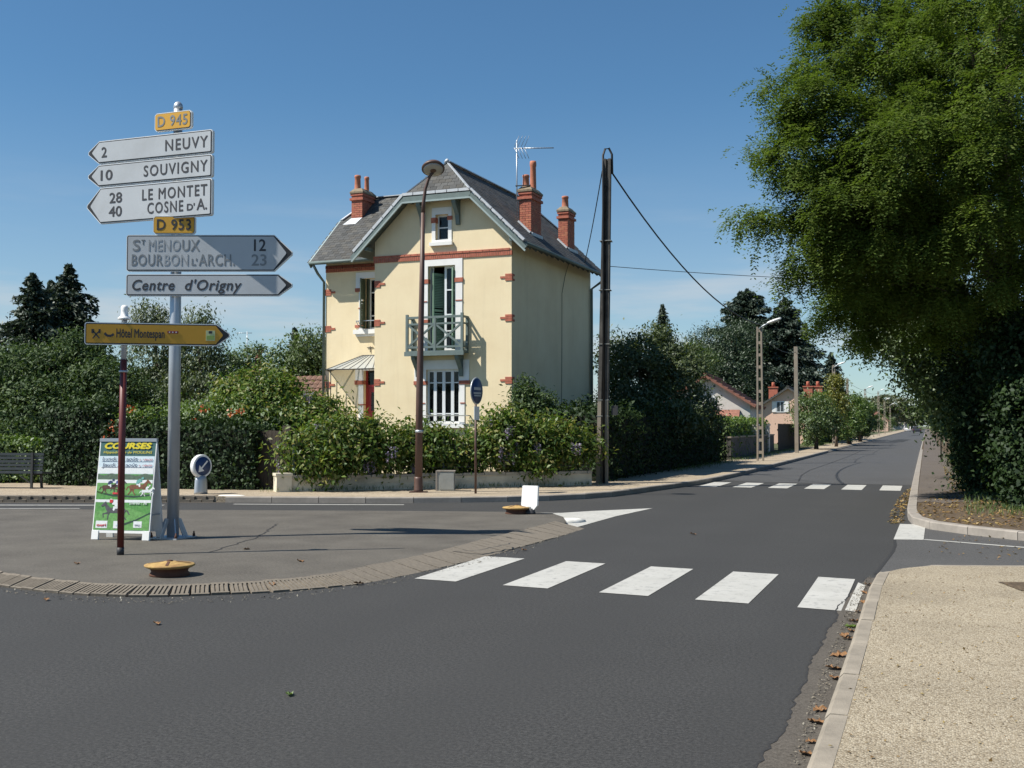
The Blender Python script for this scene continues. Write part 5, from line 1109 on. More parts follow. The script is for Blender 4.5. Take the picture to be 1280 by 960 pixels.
# --- grey cabinet against the low wall
cbp = G(557, 613.5, .12); cab = thing('utility_cabinet', 'small grey utility cabinet against the low white wall', 'cabinet', cbp, CAMR - R(2))
MB().box(-.20, .20, -.02, .22, 0, .44).build('body', 'cabinet_grey', cab); MB().box(-.13, .19, -.035, -.02, .03, .41).build('door', 'cabinet_grey', cab); MB().box(-.23, -.19, -.03, .24, 0, .46).build('frame', 'kerb_concrete', cab); MB().box(-.21, .22, -.04, .24, .44, .465).build('lid', 'kerb_concrete', cab)

# --- bench at the left edge of the picture
bn = G(52, 611, .12); bench = thing('park_bench', 'dark slatted park bench in front of the low hedge', 'bench', bn, CAMR - R(4))
for k in range(6): MB().box(-1.9, 0, .02 + k * .012, .05 + k * .012, .36 + k * .085, .36 + k * .085 + .062).build('back_slat', 'bench_slat', bench)
for k in range(4): MB().box(-1.9, 0, .12 + k * .1, .20 + k * .1, .36 - .006 * k, .395 - .006 * k).build('seat_slat', 'bench_slat', bench)
for x in (-1.55, -.25):
    MB().bar((x, .03, .86), (x, .0, .0), .05).bar((x, .06, .34), (x, .5, .33), .05).bar((x, .46, .33), (x, .5, 0), .05).build('leg', 'iron_dark', bench); MB().bar((x - .0, .04, .1), (x - .3, .04, .3), .025).build('brace', 'iron_dark', bench)
# ================================================================== LOW WALL, FENCE AND WISTERIA
wa, wb = G(352, 615, .12), G(740, 606.5, .12); wd = wb - wa; WLN = wd.length; wang = math.atan2(wd.y, wd.x)
lw = thing('low_wall', 'low whitewashed stone wall with uneven capping below the wisteria', 'wall', wa, wang)
random.seed(21)
m_ = MB(); n = 60; top = [.30 + .012 * math.sin(k * .9) for k in range(n + 1)]
m_.plate([(0, -.05)] + [(WLN, -.05)] + [(WLN * k / n, top[k]) for k in range(n, -1, -1)], .32, lambda x, z, d: (x, d + .012 * math.sin(x * 5), z)); m_.build('wall_body', 'wall_white', lw)
x = -.03
while x < WLN - .1:
    l = random.uniform(.32, .62); h = random.uniform(.055, .085); j = random.uniform(-.02, .015); z = .295; e = min(l, WLN - x)
    c = MB(); c.plate([(x + .008, z), (x + e - .008, z), (x + e - .008, z + h - .012), (x + e - .03, z + h), (x + .03, z + h + random.uniform(-.008, .008)), (x + .008, z + h - .012)], .38, lambda a, b, d, j=j: (a, d - .03 + j, b)); c.build('cap_stone', 'stone_cap', lw); x += l
MB().box(-.12, .22, -.05, .36, -.05, .36).box(-.14, .24, -.07, .38, .36, .42).build('end_pillar', 'wall_white', lw)
fe = thing('railing_fence', 'thin dark iron railing on top of the low white wall', 'fence', wa, wang)
MB().bar((.3, .17, 1.05), (WLN, .17, 1.05), .03).build('rail', 'iron_dark', fe); MB().bar((.3, .17, .5), (WLN, .17, .5), .03).build('rail', 'iron_dark', fe)
bme = MB().tube([(0, 0, .33), (0, 0, 1.16)], .009, 5).mesh('railing_bar', 'iron_dark'); x = .35
while x < WLN: link('railing_bar', bme, fe, (x, .17, 0)); x += .14
pme = MB().bar((0, 0, .3), (0, 0, 1.2), .045).mesh('post', 'green_wood')
for x in (.3, 2.1, 3.9, 5.7, 7.4): link('post', pme, fe, (x, .17, 0))

def px_lobe(px, py, Z, rx, ry, rz): # lobe whose centre is seen at (px, py) at distance Z
    p_ = at(px, Z); return ((p_.x, p_.y, zat(py, Z)), (rx, ry, rz))
def racemes(parent, pts, name='flowers', mat='flower_lilac', ln=.27, per=26):
    P_ = []
    for q in pts:
        t = RNG.random(per); P_.append(np.array(q)[None] + np.stack([RNG.normal(size=per) * .032 * (1 - t * .7), RNG.normal(size=per) * .032 * (1 - t * .7), -t * ln], 1))
    p_ = np.concatenate(P_); return tag(link(name, leaf_mesh(name, p_, rand_dirs(len(p_)), rand_dirs(len(p_)), .05, .04, mat), parent), kind='stuff')
def wl(x, y, z): return wa + Vector((math.cos(wang), math.sin(wang), 0)) * x + Vector((-math.sin(wang), math.cos(wang), 0)) * y + Vector((0, 0, z))
def climber(name, label, lobes, n, nf, seed, leaf=.13, base=None, cat='climbing plant', mat='leaf_wisteria', clump=.42):
    b = Vector(base); t = thing(name, label, cat, b); lo = [(Vector(c) - b, r) for c, r in lobes]
    limbs(t, (0, 0, 0), (0, 0, max(c.z for c, r in lo)), .05, [c for c, r in lo], 'bark', .15, 'stem')
    foliage('leaves', t, lo, n, leaf, mat, clump * 1.15, .42, .55, .5, 0.42, .85)
    if nf:
        lo2 = [(c, tuple(v * 1.12 for v in r)) for c, r in lo]; p_, o_ = lobes_points(lo2, nf * 30, .15, .97, 0); k = [q for q, d in zip(p_, o_) if d[1] < -.3 and q[2] > .45]; RNG.shuffle(k); k = k[:int(nf * 1.4)]
        if k: racemes(t, k)
    return t
# wisteria along the wall, four plants with their own height
climber('wisteria', 'tall wisteria at the left end of the low wall, trained over the dark gate', [px_lobe(335, 505, 29.0, .9, .8, .55), px_lobe(385, 520, 28.8, .8, .8, .55), px_lobe(305, 515, 29.4, .7, .8, .5), px_lobe(355, 540, 28.3, .8, .6, .6), px_lobe(300, 488, 29.6, .6, .6, .4), px_lobe(345, 490, 29.3, .7, .7, .4)], 21000, 26, 1, base=at(335, 29.6, .1))
climber('wisteria', 'broad wisteria hanging over the left part of the low white wall', [tuple([wl(.7, .35, .85), (.75, .55, .6)]), tuple([wl(1.6, .3, 1.0), (.8, .6, .65)]), tuple([wl(2.4, .35, 1.0), (.7, .6, .65)]), tuple([wl(.9, .0, .55), (.55, .4, .3)]), tuple([wl(1.5, .6, 1.35), (.9, .5, .35)])], 15000, 34, 2, base=wl(1.5, .5, -.02))
climber('wisteria', 'thin wisteria between the street lamp and the round sign', [tuple([wl(3.2, .45, .85), (.6, .45, .55)]), tuple([wl(3.9, .4, .85), (.6, .45, .6)]), tuple([wl(4.6, .5, .8), (.55, .4, .5)]), tuple([wl(3.5, .5, 1.1), (.6, .4, .35)])], 8500, 9, 3, base=wl(3.8, .55, -.02))
climber('wisteria', 'dense wisteria between the round sign and the concrete pole', [tuple([wl(5.3, .4, 1.0), (.6, .5, .55)]), tuple([wl(6.0, .4, .95), (.7, .55, .7)]), tuple([wl(6.8, .4, 1.05), (.75, .55, .65)]), tuple([wl(7.4, .5, 1.0), (.6, .55, .6)]), tuple([wl(6.3, .0, .6), (.4, .3, .35)]), tuple([wl(5.6, .4, 1.5), (.5, .4, .35)])], 15000, 20, 4, base=wl(6.3, .5, -.02))
sh = at(668, 31.5, .1)
tree('shrub', 'upright leafy shrub against the shaded side wall of the house', sh, [px_lobe(662, 505, 31.3, .55, .5, .55), px_lobe(668, 530, 31.2, .65, .55, .6), px_lobe(690, 512, 31.4, .35, .35, .4), px_lobe(655, 488, 31.4, .35, .3, .3)], 5200, .11, 'leaf_laurel', .05, 'shrub', .3, gap=.3)
# dark gate and pillar under the trained wisteria
gp_ = G(300, 612, .12); ge_ = G(346, 613.5, .12); gd = ge_ - gp_; gate = thing('garden_gate', 'dark wooden garden gate in the shade under the wisteria', 'gate', gp_, math.atan2(gd.y, gd.x)); gl_ = gd.length
k = 0; x = 0.0
while x < gl_ - .05: MB().box(x, x + .105, .30, .33, .04, 1.35 + .04 * math.sin(x * 3)).build('board', 'bark_dark', gate); x += .115
MB().box(0, gl_, .33, .37, .3, .4).build('rail', 'bark_dark', gate); MB().box(0, gl_, .33, .37, 1.05, 1.15).build('rail', 'bark_dark', gate); MB().box(gl_ - .02, gl_ + .2, .22, .44, 0, 1.5).build('gate_post', 'bark_dark', gate)

# ================================================================== LEFT SIDE: hedges, trees, outbuilding
hedge('low_hedge', 'low bright green hedge behind the park bench', G(-60, 604, .12), G(56, 603.5, .12), .8, 1.05, 7000, .10, 'leaf_light')
hedge('clipped_hedge', 'tall dark clipped hedge between the park bench and the racing poster', G(56, 606, .12), G(128, 608, .12), 1.6, 1.95, 10000, .10, 'leaf_hedge')
h2 = hedge('clipped_hedge', 'long clipped hedge with orange flowers behind the blue arrow bollard', G(128, 610, .12), G(318, 612.5, .12), 2.6, 1.5, 15000, .10, 'leaf_hedge')
p_, o_ = lobes_points([((2.2, 2.2, 1.75), (2.0, .6, .35)), ((.6, .8, 1.6), (.5, .6, .3))], 5200, .35, .4); dd = unit(rand_dirs(len(p_)) + np.array([0, 0, .2]))
link('top_growth', leaf_mesh('top_growth', p_, dd, unit(o_ + np.array([0, 0, 1.])), .10, .05, 'leaf_light'), h2)
q = [(random.uniform(.2, 3.2), random.uniform(.3, 2.2), random.uniform(1.55, 2.0)) for _ in range(10)] + [(.15, .1, 1.5), (.3, .05, 1.35), (.1, .0, 1.2)]; pts = np.concatenate([np.array(v)[None] + RNG.normal(size=(14, 3)) * .06 for v in q])
tag(link('flowers', leaf_mesh('flowers', pts, rand_dirs(len(pts)), rand_dirs(len(pts)), .075, .055, 'flower_orange'), h2), kind='stuff')
tree('laurel_tree', 'large dark rounded laurel tree at the left edge above the bench', at(40, 37, .1), [px_lobe(20, 470, 37, 1.8, 1.6, 1.2), px_lobe(80, 470, 37, 1.5, 1.5, 1.2), px_lobe(-20, 520, 36, 1.6, 1.5, 1.3), px_lobe(50, 520, 35.5, 1.7, 1.4, 1.2), px_lobe(100, 445, 37.5, 1.0, 1.0, .8), px_lobe(10, 570, 33, 1.5, 1.0, 1.0)], 30000, .15, 'leaf_laurel', .16, clump=.5, aspect=.4)
tree('laurel_tree', 'dark rounded laurel tree behind the maroon post', at(140, 36, .1), [px_lobe(130, 500, 36, 1.4, 1.4, 1.3), px_lobe(165, 520, 36, 1.1, 1.2, 1.1), px_lobe(115, 540, 35, 1.3, 1.2, 1.1)], 14000, .15, 'leaf_laurel', .12, clump=.5, aspect=.4)
conifer('spruce', 'dark spruce with the tallest top, right of the three spruces at far left', at(83, 56, .1), zat(331, 56) - .1, 3.6, 'leaf_spruce', 28000, 20, .28, ragged=.6)
conifer('spruce', 'dark spruce in the middle of the three spruces at far left', at(61, 58, .1), zat(352, 58) - .1, 3.0, 'leaf_spruce', 22000, 18, .28, ragged=.6)
conifer('spruce', 'dark spruce at the left of the three spruces, nearest the picture edge', at(38, 54, .1), zat(343, 54) - .1, 3.6, 'leaf_spruce', 28000, 19, .28, ragged=.6)
tree('birch', 'pale drooping birch showing between maroon post and signpost', at(205, 46, .1), [px_lobe(195, 440, 46, 1.2, 1.2, 1.6), px_lobe(200, 495, 46, 1.3, 1.2, 1.4), px_lobe(185, 405, 46, .6, .6, .9), px_lobe(225, 470, 46, .8, .9, 1.5)], 16000, .14, 'leaf_birch', .12, gap=.35, droop=1.2, aspect=.4)
tree('birch', 'loose green birch to the right of the grey signpost', at(252, 45, .1), [px_lobe(250, 440, 45, 1.0, 1.0, 1.3), px_lobe(262, 480, 45, 1.1, 1.0, 1.3), px_lobe(248, 405, 45, .5, .5, .7), px_lobe(235, 500, 44, 1.0, 1.0, 1.2), px_lobe(258, 530, 42, 1.2, 1.0, 1.0)], 15000, .14, 'leaf_birch', .11, gap=.35, droop=1.2, aspect=.4)
tree('garden_tree', 'small loose tree under the far television antenna', at(303, 62, .1), [px_lobe(300, 462, 62, 1.0, 1.0, 1.0), px_lobe(305, 490, 62, 1.2, 1.1, 1.2), px_lobe(320, 445, 64, .7, .7, .6)], 7000, .17, 'leaf_mid', .1, gap=.3)
tree('garden_tree', 'leafy green tree touching the left wall of the cream house', at(385, 43, .1), [px_lobe(365, 455, 43, 1.1, 1.1, .9), px_lobe(390, 440, 43, .9, 1.0, .8), px_lobe(385, 480, 43, 1.3, 1.2, 1.0), px_lobe(350, 475, 43, .9, .9, .7), px_lobe(400, 460, 43.5, .9, .9, 1.1), px_lobe(375, 505, 42, 1.2, 1.0, .8)], 17000, .14, 'leaf_mid', .12, gap=.3)
conifer('small_conifer', 'small far conifer tip above the leafy tree left of the house', at(368, 70, .1), zat(411, 70) - .1, 1.9, 'leaf_fir', 7000, 14, .3)
# tiled outbuilding left of the house
ob_ = at(352, 37.5, .1); shed = thing('outbuilding', 'low outbuilding with a brown tiled roof left of the cream house', 'building', ob_, YAW + R(-14))
MB().box(-2.0, 2.0, 0, 3.2, 0, 2.0).build('wall', 'house_white', shed)
sr = MB(); roof_plane(sr, [(-2.2, -.3, 1.85), (2.2, -.3, 1.85), (2.2, 1.6, 3.2), (-2.2, 1.6, 3.2)], .08); roof_plane(sr, [(-2.2, 3.5, 1.85), (2.2, 3.5, 1.85), (2.2, 1.6, 3.2), (-2.2, 1.6, 3.2)], .08); rfo = sr.build('roof', 'soffit_wood', shed)
tl = MB(); nx = 22; sl_ = Vector((0, 1.9, 1.35)); nn_ = Vector((0, -1.35, 1.9)).normalized()
for r_ in range(9):
    for k in range(nx):
        a = Vector((-2.2 + 4.4 * k / nx, -.3, 1.85)) + sl_ * (r_ / 9) + nn_ * .02; b = sl_ / 9 * 1.12; wx = Vector((4.4 / nx * .94, 0, 0)); jj = random.uniform(0, .02)
        tl.add([a + nn_ * (.03 + jj), a + wx + nn_ * (.03 + jj), a + wx + b + nn_ * jj, a + b + nn_ * jj, a, a + wx, a + wx / 2 + nn_ * (.055 + jj), a + wx / 2 + b + nn_ * (.025 + jj)], [(0, 6, 7, 3), (6, 1, 2, 7), (4, 5, 1, 6), (4, 6, 0)])
tag(tl.build('tiles', 'tile_brown', rfo), kind='stuff')
# far house under the antenna
fh = at(322, 72, .1); fo = thing('far_house', 'far house with orange roof and red chimney glimpsed left of the cream house', 'house', fh, YAW)
MB().box(-2.2, 2.2, 0, 5, 0, 4.2).build('wall', 'house_white', fo); q_ = MB(); roof_plane(q_, [(-2.5, -.4, 4.0), (2.5, -.4, 4.0), (2.0, 2.5, 5.3), (-2.0, 2.5, 5.3)], .1); roof_plane(q_, [(-2.5, 5.4, 4.0), (2.5, 5.4, 4.0), (2.0, 2.5, 5.3), (-2.0, 2.5, 5.3)], .1); fr_ = q_.build('roof', 'tile_red', fo)
MB().box(-.55, -.15, 1.4, 1.8, 4.5, 6.4).box(-.62, -.08, 1.33, 1.87, 6.4, 6.5).build('chimney', 'brick_red', fr_)
an = thing('tv_antenna', 'thin television antenna on the far house left of the cream house', 'antenna', at(308, 71, zat(452, 71)), YAW); zz = 0
m_ = MB(); hgt = zat(414, 71) - zat(452, 71); m_.tube([(0, 0, -.6), (0, 0, hgt)], .025, 5); m_.build('mast', 'galvanised', an); m_ = MB(); m_.tube([(-.75, 0, hgt - .1), (.3, 0, hgt - .1)], .018, 5)
for k in range(7): m_.tube([(-.7 + k * .15, -.2, hgt - .1), (-.7 + k * .15, .2, hgt - .1)], .01, 4)
m_.build('aerial', 'galvanised', an)

# antenna of the cream house
hm = Matrix.Translation(house.location) @ Matrix.Rotation(house.rotation_euler.z, 4, 'Z')
ap = hm @ Vector((-.52, 1.68, 8.1)); an = thing('tv_antenna', 'television antenna on a mast strapped to the tall brick chimney', 'antenna', ap, R(8))
MB().tube([(0, 0, 0), (0, 0, 2.45)], .02, 6).build('mast', 'galvanised', an); m_ = MB(); m_.tube([(-.1, 0, 2.2), (1.2, -.12, 2.12)], .018, 5)
for k in range(9): m_.tube([(.25 + k * .11, -.09 - k * .01, 2.19 - k * .008), (.25 + k * .11, .05 - k * .01, 2.19 - k * .008)], .008, 4)
for s in (-1, 1):
    for k in range(4): m_.tube([(-.05 + k * .1, -.12 + k * .03, 2.2 + s * .02), (.1 + k * .1, -.12 + k * .03, 2.2 + s * .36)], .008, 4)
m_.build('aerial', 'galvanised', an); m_ = MB()
for z in (.55, 1.0): m_.box(-.04, .45, -.03, .03, z, z + .025); m_.cut()
m_.build_each('strap', 'iron_dark', an)

# ================================================================== CONCRETE POLE AND CABLES
pb_ = G(752.5, 604, .12); Zp = 1.5 * FOC / 72; pole = thing('concrete_pole', 'tall dark-stained concrete utility pole beside the cream house', 'utility pole', pb_, CAMR - R(12))
hp_ = zat(196, Zp) - .12; tx = .17
def hsection(mb, z0, z1, w0, w1, d0, d1, x0, x1, mi, web=.35):
    """tapering pole of two flanges and a recessed web"""
    for s in (-1, 1):
        a = [(x0 + s * w0 / 2, -d0 / 2), (x0 + s * w0 * .14, -d0 / 2), (x0 + s * w0 * .14, d0 / 2), (x0 + s * w0 / 2, d0 / 2)]; b = [(x1 + s * w1 / 2, -d1 / 2), (x1 + s * w1 * .14, -d1 / 2), (x1 + s * w1 * .14, d1 / 2), (x1 + s * w1 / 2, d1 / 2)]
        mb.add([(x, y, z0) for x, y in a] + [(x, y, z1) for x, y in b], [(0, 1, 5, 4), (1, 2, 6, 5), (2, 3, 7, 6), (3, 0, 4, 7), (3, 2, 1, 0), (4, 5, 6, 7)], mi)
    mb.add([(x0 - w0 * .15, -d0 * web / 2, z0), (x0 + w0 * .15, -d0 * web / 2, z0), (x0 + w0 * .15, d0 * web / 2, z0), (x0 - w0 * .15, d0 * web / 2, z0), (x1 - w1 * .15, -d1 * web / 2, z1), (x1 + w1 * .15, -d1 * web / 2, z1), (x1 + w1 * .15, d1 * web / 2, z1), (x1 - w1 * .15, d1 * web / 2, z1)], [(0, 1, 5, 4), (1, 2, 6, 5), (2, 3, 7, 6), (3, 0, 4, 7)], mi)
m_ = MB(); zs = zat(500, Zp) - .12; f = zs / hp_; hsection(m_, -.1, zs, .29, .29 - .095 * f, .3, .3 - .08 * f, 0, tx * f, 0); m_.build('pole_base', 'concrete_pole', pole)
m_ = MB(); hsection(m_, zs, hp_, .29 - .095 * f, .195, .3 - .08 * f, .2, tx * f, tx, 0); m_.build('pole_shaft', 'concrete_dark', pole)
m_ = MB()
for py in (300, 362, 430, 500, 520): z = zat(py, Zp) - .12; x = tx * z / hp_; m_.box(x - .155, x + .155, -.15, .15, z - .008, z + .008); m_.cut()
m_.build_each('steel_band', 'cabinet_grey', pole); MB().box(.26, .42, -.08, .06, zat(517, Zp) - .16, zat(508, Zp) - .1).build('terminal_box', 'black_plastic', pole)
m_ = MB(); m_.tube([(tx - .1, -.16, .0), (tx - .1, -.14, hp_ - .4), (tx - .11, -.05, hp_ + .1), (tx - .06, 0, hp_ + .28), (tx + .04, .0, hp_ + .29), (tx + .12, -.02, hp_ + .12), (tx + .13, -.04, hp_ - .4)], .03, 7); m_.build('cable_loop', 'cable_black', pole)
def cable(label, a, b, sag, r, name='overhead_cable'):
    a, b = Vector(a), Vector(b); pts = [a.lerp(b, t / 14) - Vector((0, 0, sag * 4 * (t / 14) * (1 - t / 14))) for t in range(15)]
    return tag(MB().tube(pts, r, 6).build(name, 'cable_black'), label, 'cable')
ptop = pb_ + Vector((math.cos(CAMR) * (tx + .12), math.sin(CAMR) * (tx + .12), hp_ - .35)); ptl = pb_ + Vector((math.cos(CAMR) * (tx - .14), math.sin(CAMR) * (tx - .14), hp_ - .3))
cable('thin black cable from the concrete pole down to the slate roof', ptl, hm @ Vector((.45, 5.4, 7.15)), .12, .014)

# ================================================================== LEFT SIDE OF THE AVENUE
random.seed(31)
def ladder_pole(px, py, ptop_, label, arm=None, rungs=True, scale=1.0, lampmat='white_plastic', rz=0.0, w=.27):
    b = G(px, py, .12); Z = 1.5 * FOC / (py - HORIZON); h = zat(ptop_, Z) - .12; t = thing('concrete_lamp_pole' if arm else 'concrete_pole', label, 'utility pole', b, rz)
    m = MB()
    if rungs:
        for s in (-1, 1): m.bar((s * w / 2 * .85, 0, -.1), (s * w / 2 * .6, 0, h), .07, .14, up=(0, 1, 0))
        z = .3
        while z < h: m.box(-w / 2 * .8 * (1 - .25 * z / h), w / 2 * .8 * (1 - .25 * z / h), -.06, .06, z, z + .13); z += .52
    else: m.add([], []); m.bar((0, 0, -.1), (0, 0, h), .2, .22, up=(0, 1, 0))
    m.build('pole', 'concrete_pole', t)
    if arm:
        MB().tube([(0, -.1, h - .1), (.2, -.1, h + .05), (.45 * arm, -.1, h + .16)], .03, 6).build('arm', 'galvanised', t)
        MB().lathe([(.02, -.34), (.08, -.28), (.11, 0), (.08, .24), (.03, .3)], 12, mtx=Matrix.Rotation(R(72), 4, 'Y') @ Matrix.Diagonal((.6, 1, 1, 1))).build('lamp_head', lampmat, t, (.45 * arm + .2, -.1, h + .24))
    return t, b + Vector((0, 0, h))
lpole, lptop = ladder_pole(950.5, 576, 408, 'concrete ladder pole with a white street lamp, nearest on the avenue', 1.0)
_, t2 = ladder_pole(996, 566, 433, 'plain concrete pole between the ladder pole and the pink house', None, False)
cable('thick black cable sagging from the concrete pole towards the avenue lamp pole', ptop, lptop + Vector((0, 0, .1)), .75, .024)
cable('thin level wire crossing the sky from the concrete pole towards the feathery tree', pb_ + Vector((.15, .1, zat(331, Zp) - .12)), at(1190, 38, zat(352, 38)), .1, .009)
cable('upper wire between the ladder pole and the plain concrete pole', lptop - Vector((0, 0, .3)), t2 - Vector((0, 0, .3)), .3, .012)
prev = t2
names = ['second', 'third', 'fourth', 'fifth', 'sixth', 'seventh']
for i, (px, py, pt, ar_) in enumerate(((1043, 556.5, 458, .9), (1082, 548.6, 486, .9), (1098.5, 545, 489, .9), (1106, 542.8, 500, .9), (1113, 541.2, 506, .9))):
    _, tt = ladder_pole(px, py, pt, names[i] + ' lamp pole along the left side of the avenue, counted from the crossing', ar_, True); cable('overhead wire of the avenue ending at the %s lamp pole from the crossing' % names[i], prev - Vector((0, 0, .2)), tt - Vector((0, 0, .2)), .3, .012); prev = tt
ladder_pole(1060, 552.5, 473, 'bare concrete pole between the second and third avenue lamp poles', None, False)

# dark hedge and trees behind the pavement
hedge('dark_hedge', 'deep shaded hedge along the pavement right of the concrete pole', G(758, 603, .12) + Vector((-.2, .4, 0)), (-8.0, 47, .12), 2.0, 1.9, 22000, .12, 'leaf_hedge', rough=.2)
tree('garden_tree', 'broad leafy tree right of the concrete pole', at(812, 41, .1), [px_lobe(800, 465, 41, 1.5, 1.5, 1.3), px_lobe(845, 480, 41, 1.2, 1.3, 1.2), px_lobe(785, 510, 40, 1.2, 1.2, 1.0), px_lobe(820, 440, 41.5, 1.1, 1.1, .9), px_lobe(860, 515, 40, 1.0, 1.0, .9), px_lobe(820, 525, 39, 1.4, 1.2, .9), px_lobe(778, 450, 42, .9, .9, 1.0), px_lobe(850, 450, 42, .7, .7, .7)], 30000, .14, 'leaf_birch', .16, gap=.25, clump=.45)
conifer('spruce', 'thin far spruce tip above the leafy tree right of the pole', at(829, 95, .1), zat(381, 95) - .1, 2.9, 'leaf_spruce', 12000, 20, .3)
tree('pine', 'huge rounded green pine behind the white gabled house', at(905, 108, .1), [px_lobe(895, 435, 108, 2.9, 2.9, 2.3), px_lobe(880, 465, 107, 2.9, 2.9, 2.3), px_lobe(915, 460, 107, 3.1, 2.9, 2.5), px_lobe(870, 500, 107, 2.6, 2.6, 2.3), px_lobe(930, 500, 107, 2.9, 2.9, 2.6), px_lobe(905, 490, 106, 3.1, 2.6, 2.6), px_lobe(930, 425, 109, 2.3, 2.3, 2.1)], 42000, .28, 'leaf_pine', .35, clump=.9, aspect=.3)
conifer('cedar', 'tall dark cedar with layered branches behind the pine', at(935, 118, .1), zat(362, 118) - .1, 6.2, 'leaf_fir', 46000, 20, .45, sag=.12, power=.6, ragged=.5)
conifer('fir', 'tall dark blue fir left of the golden conifer', at(982, 116, .1), zat(373, 116) - .1, 5.8, 'leaf_fir', 46000, 22, .42, sag=.18, power=.75, ragged=.45)
conifer('golden_conifer', 'slim golden conifer behind the pink house', at(1012, 118, .1), zat(442, 118) - .1, 2.1, 'leaf_gold', 9000, 18, .28, sag=.05, power=.7)
conifer('blue_spruce', 'grey blue spruce right of the golden conifer', at(1040, 124, .1), zat(441, 124) - .1, 3.2, 'leaf_fir', 14000, 18, .32)
tree('garden_tree', 'far green tree filling the gap behind the leafy tree', at(858, 72, .1), [px_lobe(850, 465, 72, 1.8, 1.6, 1.5), px_lobe(870, 450, 73, 1.4, 1.4, 1.2)], 8000, .2, 'leaf_mid', .2)

# --- white house with red roof
def gable_house(name, label, corner, rz, w_, d_, eave, ridge, wallm, roofm, over=.35, front_gable=True):
    t = thing(name, label, 'house', corner, rz); m = MB(); m.plate([(0, 0), (w_, 0), (w_, eave), (w_ / 2, ridge), (0, eave)], .25, lambda x, z, d: (x, d, z)); m.plate([(0, 0), (w_, 0), (w_, eave), (w_ / 2, ridge), (0, eave)], .25, lambda x, z, d: (x, d_ - d, z))
    m.box(0, .25, .25, d_ - .25, 0, eave); m.box(w_ - .25, w_, .25, d_ - .25, 0, eave); m.build('wall', wallm, t); s = (ridge - eave) / (w_ / 2); r = MB()
    roof_plane(r, [(-over, -over, eave - over * s + .12), (-over, d_ + over, eave - over * s + .12), (w_ / 2, d_ + over, ridge + .12), (w_ / 2, -over, ridge + .12)], .14); roof_plane(r, [(w_ + over, -over, eave - over * s + .12), (w_ + over, d_ + over, eave - over * s + .12), (w_ / 2, d_ + over, ridge + .12), (w_ / 2, -over, ridge + .12)], .14)
    ro = r.build('roof', roofm, t); k = MB(); n_ = int(math.hypot(w_ / 2 + over, ridge - eave + over * s) / .33)
    for side in (0, 1):
        for i in range(n_):      # rows of tiles, each a small step
            f0 = i / n_; xx = (-over + (w_ / 2 + over) * f0) if side == 0 else (w_ + over - (w_ / 2 + over) * f0); zz_ = eave - over * s + .12 + (ridge - eave + over * s) * f0
            k.box(xx - .02, xx + .02, -over - .02, d_ + over + .02, zz_ + .0, zz_ + .06)
    k.box(w_ / 2 - .12, w_ / 2 + .12, -over - .02, d_ + over, ridge + .1, ridge + .2); tag(k.build('tile_rows', roofm, ro), kind='stuff'); return t
hb = at(829, 63, .1); wh = gable_house('white_house', 'white gabled house with a red tiled verge behind the hedge', hb, R(4), 4.8, 8, zat(507, 62), zat(473, 62), 'house_white', 'tile_red')
def wind(parent, x, z, w_, h_, y=0.0, sh=None):
    f_ = MB().box(x - .05, x + w_ + .05, y - .05, y, z - .05, z + h_ + .05).build('window', 'window_white', parent); MB().box(x + .03, x + w_ / 2 - .03, y - .06, y - .05, z + .03, z + h_ - .03).build('pane', 'window_glass', f_); MB().box(x + w_ / 2 + .03, x + w_ - .03, y - .06, y - .05, z + .03, z + h_ - .03).build('pane', 'window_glass', f_)
    if sh:
        for s in (x - w_ * .55 - .06, x + w_ + .06): MB().box(s, s + w_ * .55, y - .07, y - .02, z - .03, z + h_ + .03).build('shutter', sh, parent)
wind(wh, 2.3, 2.2, .6, .9); 
pr = MB(); roof_plane(pr, [(2.5, -1.9, 1.6), (4.3, -1.9, 1.6), (4.25, -.02, 2.4), (2.55, -.02, 2.4)], .1); pr.build('porch_roof', 'tile_red', wh); MB().box(2.6, 4.2, -1.7, 0, 0, 1.6).build('porch', 'house_white', wh)
hb = at(945, 96, .1); ph = gable_house('pink_house', 'pale pink gabled house with white shutters beside the concrete poles', hb, R(2), 5.4, 9, zat(513, 96), zat(487, 96), 'house_pink', 'slate'); wind(ph, 1.75, 2.7, .6, .85, 0, 'white_paint')
for x, y in ((.9, 2.0), (3.9, 1.0), (4.7, 1.2)): MB().box(x, x + .75, y, y + .75, 2.9, zat(486, 97)).box(x - .06, x + .81, y - .06, y + .81, zat(486, 97), zat(486, 97) + .1).lathe([(.16, 0), (.14, .4), (.12, .42)], 8, c=(x + .37, y + .37, zat(486, 97) + .08)).build('chimney', 'brick_red', ph)
# garden walls, bushes and fence along the avenue
hedge('garden_wall_hedge', 'green hedge above the garden wall left of the plain concrete pole', (-8.3, 50, .12), (-8.3, 63, .12), 1.2, 1.75, 8000, .14, 'leaf_light')
gw = thing('garden_wall', 'low dark garden wall beside the ladder pole', 'wall', (-8.15, 50, .12), R(90)); MB().box(0, 15, 0, .2, -.05, .95).build('wall_body', 'concrete_dark', gw); MB().box(-.05, 15.05, -.03, .23, .95, 1.02).build('coping', 'concrete_pole', gw)
for x in (8, 12.2): MB().box(x, x + .4, -.08, .3, -.05, 1.5).box(x - .04, x + .44, -.12, .34, 1.5, 1.58).build('pillar', 'house_white', gw)
ws = thing('board_fence', 'dark brown board fence under the bushes past the plain concrete pole', 'fence', (-8.15, 67, .12), R(90))
fm = MB().box(0, .19, 0, .03, 0, 1.6).mesh('board', 'bark_dark')
for k in range(60): link('board', fm, ws, (k * .2, 0, random.uniform(-.01, .02)))
MB().box(0, 12, .03, .07, .4, .5).box(0, 12, .03, .07, 1.2, 1.3).build('rail', 'bark_dark', ws)
